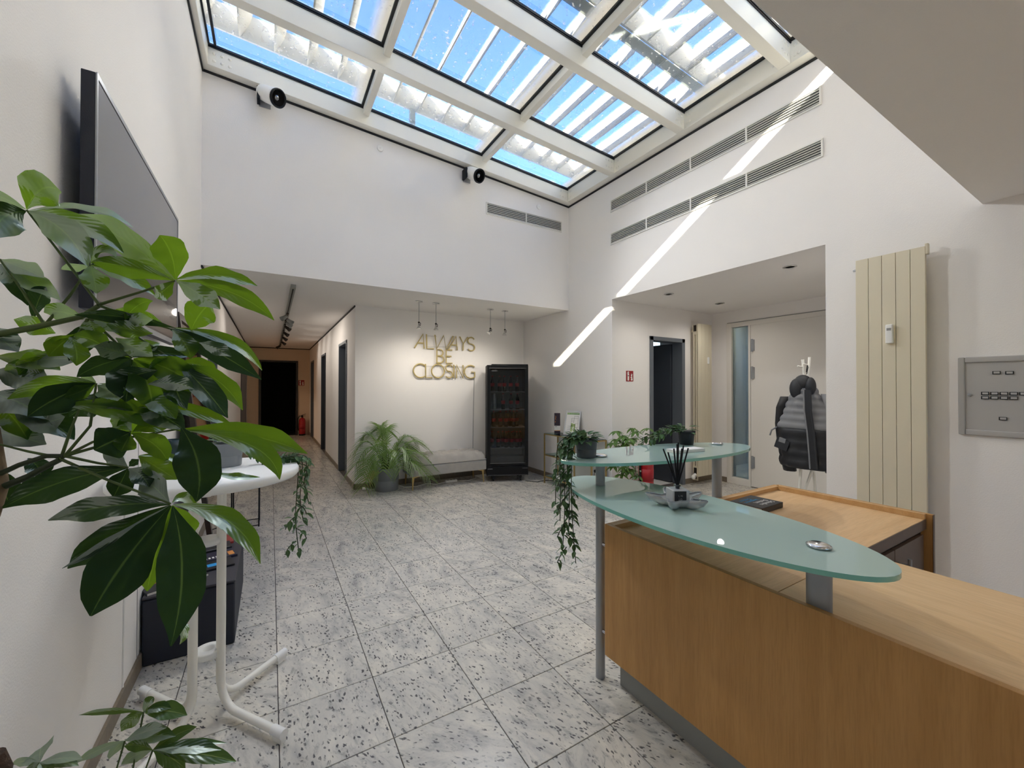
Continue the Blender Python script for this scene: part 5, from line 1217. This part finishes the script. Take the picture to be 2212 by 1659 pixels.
# ------------------------------------------------------------------ money tree close to the viewer, along the left wall
random.seed(17)
mt = thing('money_tree', 'large money tree with long glossy leaflets near the screen wall', 'plant', (-.455, -.50, 0))
obj('pot', MB().lathe([(0, 0), (.13, 0), (.15, .30), (.14, .30), (.135, .26), (0, .25)], (-.44, -.76, 0), 32), 'pot_dark', mt)
obj('soil', MB().lathe([(.135, .24), (.13, .265), (0, .27)], (-.44, -.76, 0), 20), 'soil', mt)
tp = at(-14, 1050, .76); t2 = at(-20, 725, .80)
obj('trunk', MB().tube([(-.47, -.74, .24), (-.475, -.74, .6), at(-150, 1300, .62), at(-40, 1110, .72), tp, tp.lerp(t2, .5)+Vector((-.01, 0, 0)), t2], [.034, .030, .026, .023, .020, .016, .012], 12), 'bark', mt)
pole_top = at(-6, 1640, .80)
obj('coir_pole', MB().tube([(pole_top.x-.03, pole_top.y-.16, .24), (pole_top.x-.005, pole_top.y, pole_top.z-.02), (pole_top.x-.005, pole_top.y, pole_top.z+.012)], [.026, .026, .016], 14), 'coir', mt)
LIB = [0]
def hero(b, e, w, t0=.78, t1=None, bend=(0, 0), tw=0, m='leaf_big', par=None, peak=.58, wave=1.0, curl=0.0, tmid=0.0):
    t1 = t0 if t1 is None else t1; LIB[0] += 1; sd = LIB[0]; rnd = random.Random(sd*7)
    N_ = 14; vs = []; uv = []; fs = []; P = []
    cxm, cym = (b[0]+e[0])/2+2*bend[0], (b[1]+e[1])/2+2*bend[1]
    for i in range(N_+1):
        s = i/N_; x = (1-s)**2*b[0]+2*s*(1-s)*cxm+s*s*e[0]; y = (1-s)**2*b[1]+2*s*(1-s)*cym+s*s*e[1]
        P.append(at(x, y, t0+(t1-t0)*s+tmid*4*s*(1-s)))
    wd = w*(t0+t1)/2/FPX
    a1, a2, a3 = rnd.uniform(0, 6), rnd.uniform(0, 6), rnd.uniform(.7, 1.2)
    for i in range(N_+1):
        s = i/N_; t = (P[min(i+1, N_)]-P[max(i-1, 0)]).normalized(); view = (P[i]-CAM).normalized()
        sd_ = t.cross(view).normalized(); ang = math.radians(tw)+curl*s
        nrm = sd_.cross(t).normalized()
        side = sd_*math.cos(ang)+nrm*math.sin(ang); nr = nrm*math.cos(ang)-sd_*math.sin(ang)
        if s <= peak: pr = math.sin(PI/2*(s/peak))**1.05
        else: pr = math.cos(PI/2*((s-peak)/(1-peak)))**1.0
        pr = max(pr, .035)*(1+.06*math.sin(17*s+a1))
        h = wd*.5*pr/max(.35, abs(math.cos(math.radians(tw))))
        for q in (-1, -.62, -.28, 0, .28, .62, 1):
            wv = wave*.11*h*math.sin(s*15*a3+a2+(1.7 if q > 0 else 0))*abs(q)
            vs.append(P[i]+side*(q*h)+nr*(-.20*h*abs(q)+wv+.02*h*math.sin(s*40+abs(q)*5))); uv.append((.5+.5*q, s))
    for i in range(N_):
        for k in range(6): a = i*7+k; fs.append((a, a+1, a+8, a+7))
    me = MB().add(vs, fs, True).mesh('leaflet'); ul = me.uv_layers.new(name='UVMap')
    for lp in me.loops: ul.data[lp.index].uv = uv[lp.vertex_index]
    me.materials.append(MATS[m]); me.transform(rootmat(mt).inverted())
    o = bpy.data.objects.new('leaflet', me); COL.objects.link(o); o.parent = par or mt; return o
def stalk(pts, r0, r1, m='stem_green', name='petiole'):
    P = [at(*p) for p in pts]
    if len(P) == 2: P = [P[0], P[0].lerp(P[1], .5)+Vector((0, 0, .004)), P[1]]
    obj(name, MB().tube(P, [r0+(r1-r0)*i/(len(P)-1) for i in range(len(P))], 8), m, mt)
G, D = 'leaf_big', 'leaf_dark'
# stems
stalk([(-20, 725, .80), (60, 710, .80), (120, 697, .80), (175, 685, .80), (214, 660, .80)], .0068, .0042, 'stem_green', 'branch')
stalk([(-14, 1060, .76), (60, 1030, .76), (105, 1005, .77), (132, 992, .77)], .0065, .005, 'stem_dark', 'branch')
stalk([(-14, 1030, .76), (40, 1005, .765), (100, 985, .77), (140, 985, .77)], .005, .004, 'stem_dark', 'branch')
for p in (((214, 658, .80), (140, 560, .79), (58, 454, .78)), ((214, 658, .80), (300, 632, .82), (379, 606, .84)), ((95, 705, .80), (150, 640, .81), (195, 573, .82)), ((95, 700, .80), (50, 630, .79), (0, 560, .78)),
          ((190, 683, .80), (240, 730, .81), (285, 774, .82)), ((200, 680, .80), (300, 730, .84), (385, 785, .86)), ((214, 660, .80), (300, 690, .83), (366, 710, .85)), ((190, 690, .80), (170, 720, .78), (150, 732, .77)),
          ((132, 992, .77), (240, 1040, .76), (368, 1088, .75)), ((140, 985, .77), (210, 1000, .78), (277, 1010, .79)), ((135, 988, .77), (200, 955, .78), (282, 933, .79)), ((132, 990, .77), (152, 930, .78), (175, 875, .78)), ((140, 985, .77), (280, 945, .80), (395, 925, .82)), ((140, 985, .77), (195, 920, .78), (208, 828, .79)), ((135, 990, .77), (60, 975, .77), (0, 960, .77))):
    stalk(p, .0030, .0018)
# whorl one, top
hero((58, 452), (133, 415), 60, .78, .74, (-4, -26), 38, G, curl=-1.5)
hero((56, 452), (-45, 408), 26, .78, .80, (0, -3), 20, G)
hero((56, 455), (-60, 448), 13, .78, .78, (0, -2), 55, G)
hero((56, 456), (-18, 520), 72, .78, .70, (-14, -16), 5, D)
hero((60, 455), (288, 492), 15, .78, .84, (14, -22), 66, G)
hero((60, 456), (267, 547), 42, .78, .80, (10, -18), 28, G)
hero((62, 457), (190, 576), 62, .78, .74, (12, -16), 10, G)
# whorl two
hero((195, 574), (208, 634), 46, .82, .79, (2, 0), 8, G)
hero((195, 573), (337, 640), 30, .82, .86, (6, -8), 38, G)
hero((197, 572), (315, 612), 16, .82, .88, (0, -6), 50, G)
hero((193, 574), (132, 582), 18, .82, .84, (0, -2), 35, G)
hero((196, 571), (250, 555), 30, .82, .79, (-4, -18), 30, G, curl=.8)
# whorl three, reaching to the right
hero((379, 604), (345, 508), 64, .84, .80, (8, -6), 8, G, peak=.66)
hero((377, 605), (170, 463), 62, .84, .86, (4, -10), 18, G)
hero((377, 606), (196, 566), 42, .84, .80, (-4, -8), 25, G)
hero((377, 607), (333, 641), 32, .84, .80, (-4, 6), 20, G)
hero((380, 604), (556, 618), 32, .84, .92, (0, -16), 40, G)
hero((381, 606), (592, 692), 40, .84, .90, (16, -16), 22, G)
hero((381, 607), (475, 668), 46, .84, .82, (6, 0), 10, G)
# whorl four
hero((380, 709), (161, 680), 27, .84, .76, (-6, -10), 28, D)
hero((413, 714), (458, 652), 58, .86, .84, (-4, -4), 5, G, peak=.6)
hero((366, 710), (565, 820), 46, .85, .88, (0, -6), 14, D)
hero((372, 708), (566, 800), 26, .85, .92, (26, -16), 40, G)
hero((370, 710), (520, 778), 20, .85, .90, (8, -10), 30, D)
hero((372, 712), (412, 775), 42, .85, .83, (8, 0), 10, G)
hero((366, 710), (250, 668), 30, .85, .82, (0, -6), 30, G)
hero((160, 722), (105, 770), 44, .77, .75, (-4, 0), 15, G)
hero((152, 726), (240, 760), 40, .77, .79, (0, -10), 25, G)
hero((150, 726), (100, 745), 22, .77, .78, (0, -3), 35, G)
hero((152, 724), (165, 790), 40, .77, .75, (6, 0), 12, G)
hero((185, 688), (205, 724), 40, .80, .79, (6, 0), 12, G)
hero((180, 690), (95, 675), 40, .80, .80, (0, -8), 20, G)
hero((192, 690), (300, 735), 34, .80, .82, (0, -10), 30, G)
# whorl five
hero((285, 774), (166, 814), 42, .82, .78, (-2, -8), 20, D)
hero((284, 776), (272, 868), 76, .82, .78, (0, 0), 6, D)
hero((288, 777), (330, 890), 70, .82, .80, (10, -4), 10, G)
hero((288, 775), (445, 856), 58, .82, .86, (6, -14), 18, G)
hero((287, 772), (410, 771), 30, .82, .88, (0, -8), 34, D)
hero((280, 768), (203, 748), 40, .82, .74, (0, -2), 8, D)
hero((284, 772), (225, 770), 22, .82, .80, (0, -6), 40, G)
hero((286, 772), (345, 742), 26, .82, .86, (0, -6), 40, G)
# whorl six
hero((386, 784), (492, 903), 48, .86, .82, (4, -2), 12, D)
hero((392, 786), (524, 886), 40, .86, .88, (14, -12), 22, G)
hero((390, 782), (466, 814), 32, .86, .90, (6, -8), 32, G)
hero((384, 786), (404, 884), 46, .86, .82, (-14, 2), 10, D)
hero((382, 784), (320, 800), 30, .86, .82, (0, -8), 25, G)
# whorl seven, low centre
hero((208, 828), (16, 862), 40, .79, .76, (6, -16), 18, G)
hero((206, 830), (140, 858), 32, .79, .76, (0, 2), 12, G)
hero((211, 832), (254, 866), 46, .79, .77, (6, -2), 12, G)
hero((212, 828), (324, 862), 16, .79, .84, (8, -4), 52, G)
hero((208, 826), (170, 806), 20, .79, .81, (0, -2), 40, G)
hero((206, 828), (60, 900), 62, .79, .73, (-6, -6), 14, D)
hero((130, 876), (392, 932), 50, .77, .82, (10, -18), 20, G)
hero((300, 880), (510, 926), 28, .80, .88, (6, -16), 36, G)
hero((290, 870), (400, 930), 55, .82, .80, (0, -6), 14, D)
# whorl eight
hero((282, 934), (203, 972), 74, .79, .75, (0, 0), 10, D)
hero((284, 936), (362, 996), 44, .79, .81, (10, -6), 16, G)
hero((282, 937), (262, 976), 40, .79, .77, (-2, 2), 8, G)
hero((286, 933), (372, 918), 36, .79, .84, (0, -6), 26, G)
hero((284, 931), (245, 890), 40, .79, .81, (0, -4), 26, G)
hero((300, 985), (382, 1036), 46, .80, .79, (0, 0), 14, G)
hero((300, 984), (402, 998), 18, .80, .84, (0, -4), 45, G)
# the two big leaflets in front of the table
hero((392, 924), (424, 1084), 84, .74, .72, (20, 0), 6, D, peak=.52, wave=2.4)
hero((400, 926), (664, 980), 52, .82, .90, (10, -12), 24, G)
hero((404, 930), (604, 1036), 42, .82, .80, (44, -18), 20, G)
hero((452, 1022), (562, 1031), 15, .80, .86, (0, 4), 50, G)
# whorl nine, lower left hand
hero((277, 1010), (4, 1098), 64, .79, .74, (-4, -14), 12, D)
hero((278, 1008), (300, 992), 16, .79, .80, (0, 0), 20, D)
hero((278, 1012), (322, 1052), 40, .79, .77, (6, -4), 12, D)
hero((276, 1008), (222, 974), 32, .79, .82, (0, -2), 25, D)
hero((276, 1012), (245, 1075), 46, .79, .76, (0, 0), 15, D)
# whorl ten, the big hanging hand
hero((368, 1090), (104, 1124), 50, .75, .73, (0, -14), 16, D)
hero((366, 1092), (146, 1228), 66, .75, .71, (-6, -2), 14, D)
hero((367, 1091), (134, 1228), 22, .75, .70, (8, -2), 40, D)
hero((369, 1092), (196, 1331), 104, .74, .66, (-14, 2), 8, D, peak=.62, wave=1.6)
hero((371, 1094), (318, 1277), 66, .76, .76, (-6, 4), 12, G)
hero((373, 1094), (369, 1396), 88, .73, .66, (22, -6), 6, D, peak=.5, wave=2.4)
hero((374, 1090), (562, 1218), 44, .75, .72, (26, -28), 30, G)
hero((372, 1086), (425, 1092), 26, .75, .80, (0, -12), 30, G)
hero((372, 1092), (395, 1180), 60, .78, .80, (4, 0), 10, G)
hero((390, 1330), (388, 1392), 16, .74, .70, (8, 0), 45, G)
hero((366, 1086), (300, 1030), 52, .75, .80, (0, -6), 20, D)
# extra foliage filling the heart of the crown
for b, e, w_, m in (((0, 560), (95, 600), 36, G), ((0, 565), (130, 648), 40, G), ((0, 570), (60, 660), 44, D), ((-10, 800), (110, 830), 60, D), ((-20, 850), (100, 905), 66, D), ((-10, 770), (130, 800), 46, G), ((40, 780), (190, 772), 40, D),
                    ((-20, 930), (100, 960), 52, D), ((20, 880), (160, 950), 60, D), ((60, 990), (90, 1035), 40, D), ((-30, 700), (40, 760), 50, D), ((180, 860), (290, 890), 46, D), ((-20, 1010), (20, 1095), 50, D), ((70, 690), (100, 620), 34, D), ((330, 720), (230, 700), 36, G), ((120, 720), (30, 690), 40, G), ((250, 730), (330, 770), 40, G), ((120, 760), (40, 810), 44, G), ((340, 800), (240, 830), 46, D), ((100, 820), (10, 800), 44, G), ((320, 830), (420, 840), 36, D), ((60, 860), (170, 880), 46, G), ((240, 850), (150, 900), 50, D), ((340, 900), (250, 940), 44, G), ((190, 700), (150, 780), 46, D), ((240, 690), (330, 690), 30, G), ((430, 740), (500, 770), 30, D), ((60, 920), (140, 900), 50, D), ((0, 880), (60, 950), 50, G), ((330, 650), (270, 690), 34, G), ((300, 850), (380, 905), 44, G)):
    hero(b, e, w_, .81, .80, (random.uniform(-4, 8), random.uniform(-12, 2)), random.uniform(5, 28), m)
# low shoots near the floor
for hub, t, lv_ in (((85, 1648), .88, (((88, 1616), 44), ((178, 1640), 20), ((170, 1655), 22), ((24, 1652), 16), ((60, 1675), 20), ((110, 1680), 20))),
                    ((310, 1538), .98, (((170, 1545), 12), ((262, 1580), 30), ((330, 1520), 26), ((404, 1545), 34), ((370, 1530), 20))),
                    ((270, 1600), .97, (((160, 1650), 18), ((235, 1640), 18), ((360, 1572), 26), ((380, 1590), 30))),
                    ((330, 1620), .95, (((268, 1612), 20), ((262, 1652), 24), ((425, 1570), 24), ((490, 1605), 14), ((510, 1645), 36), ((478, 1620), 26), ((400, 1660), 40), ((450, 1626), 22)))):
    stalk([(hub[0], hub[1], t), (hub[0]-30, 1700, t-.03), (-10, 1780, .84)], .002, .004, 'stem_green')
    for e, w_ in lv_: hero(hub, e, w_, t, t+random.uniform(-.03, .05), (0, -6), random.uniform(10, 40), 'leaf_low', wave=.6)
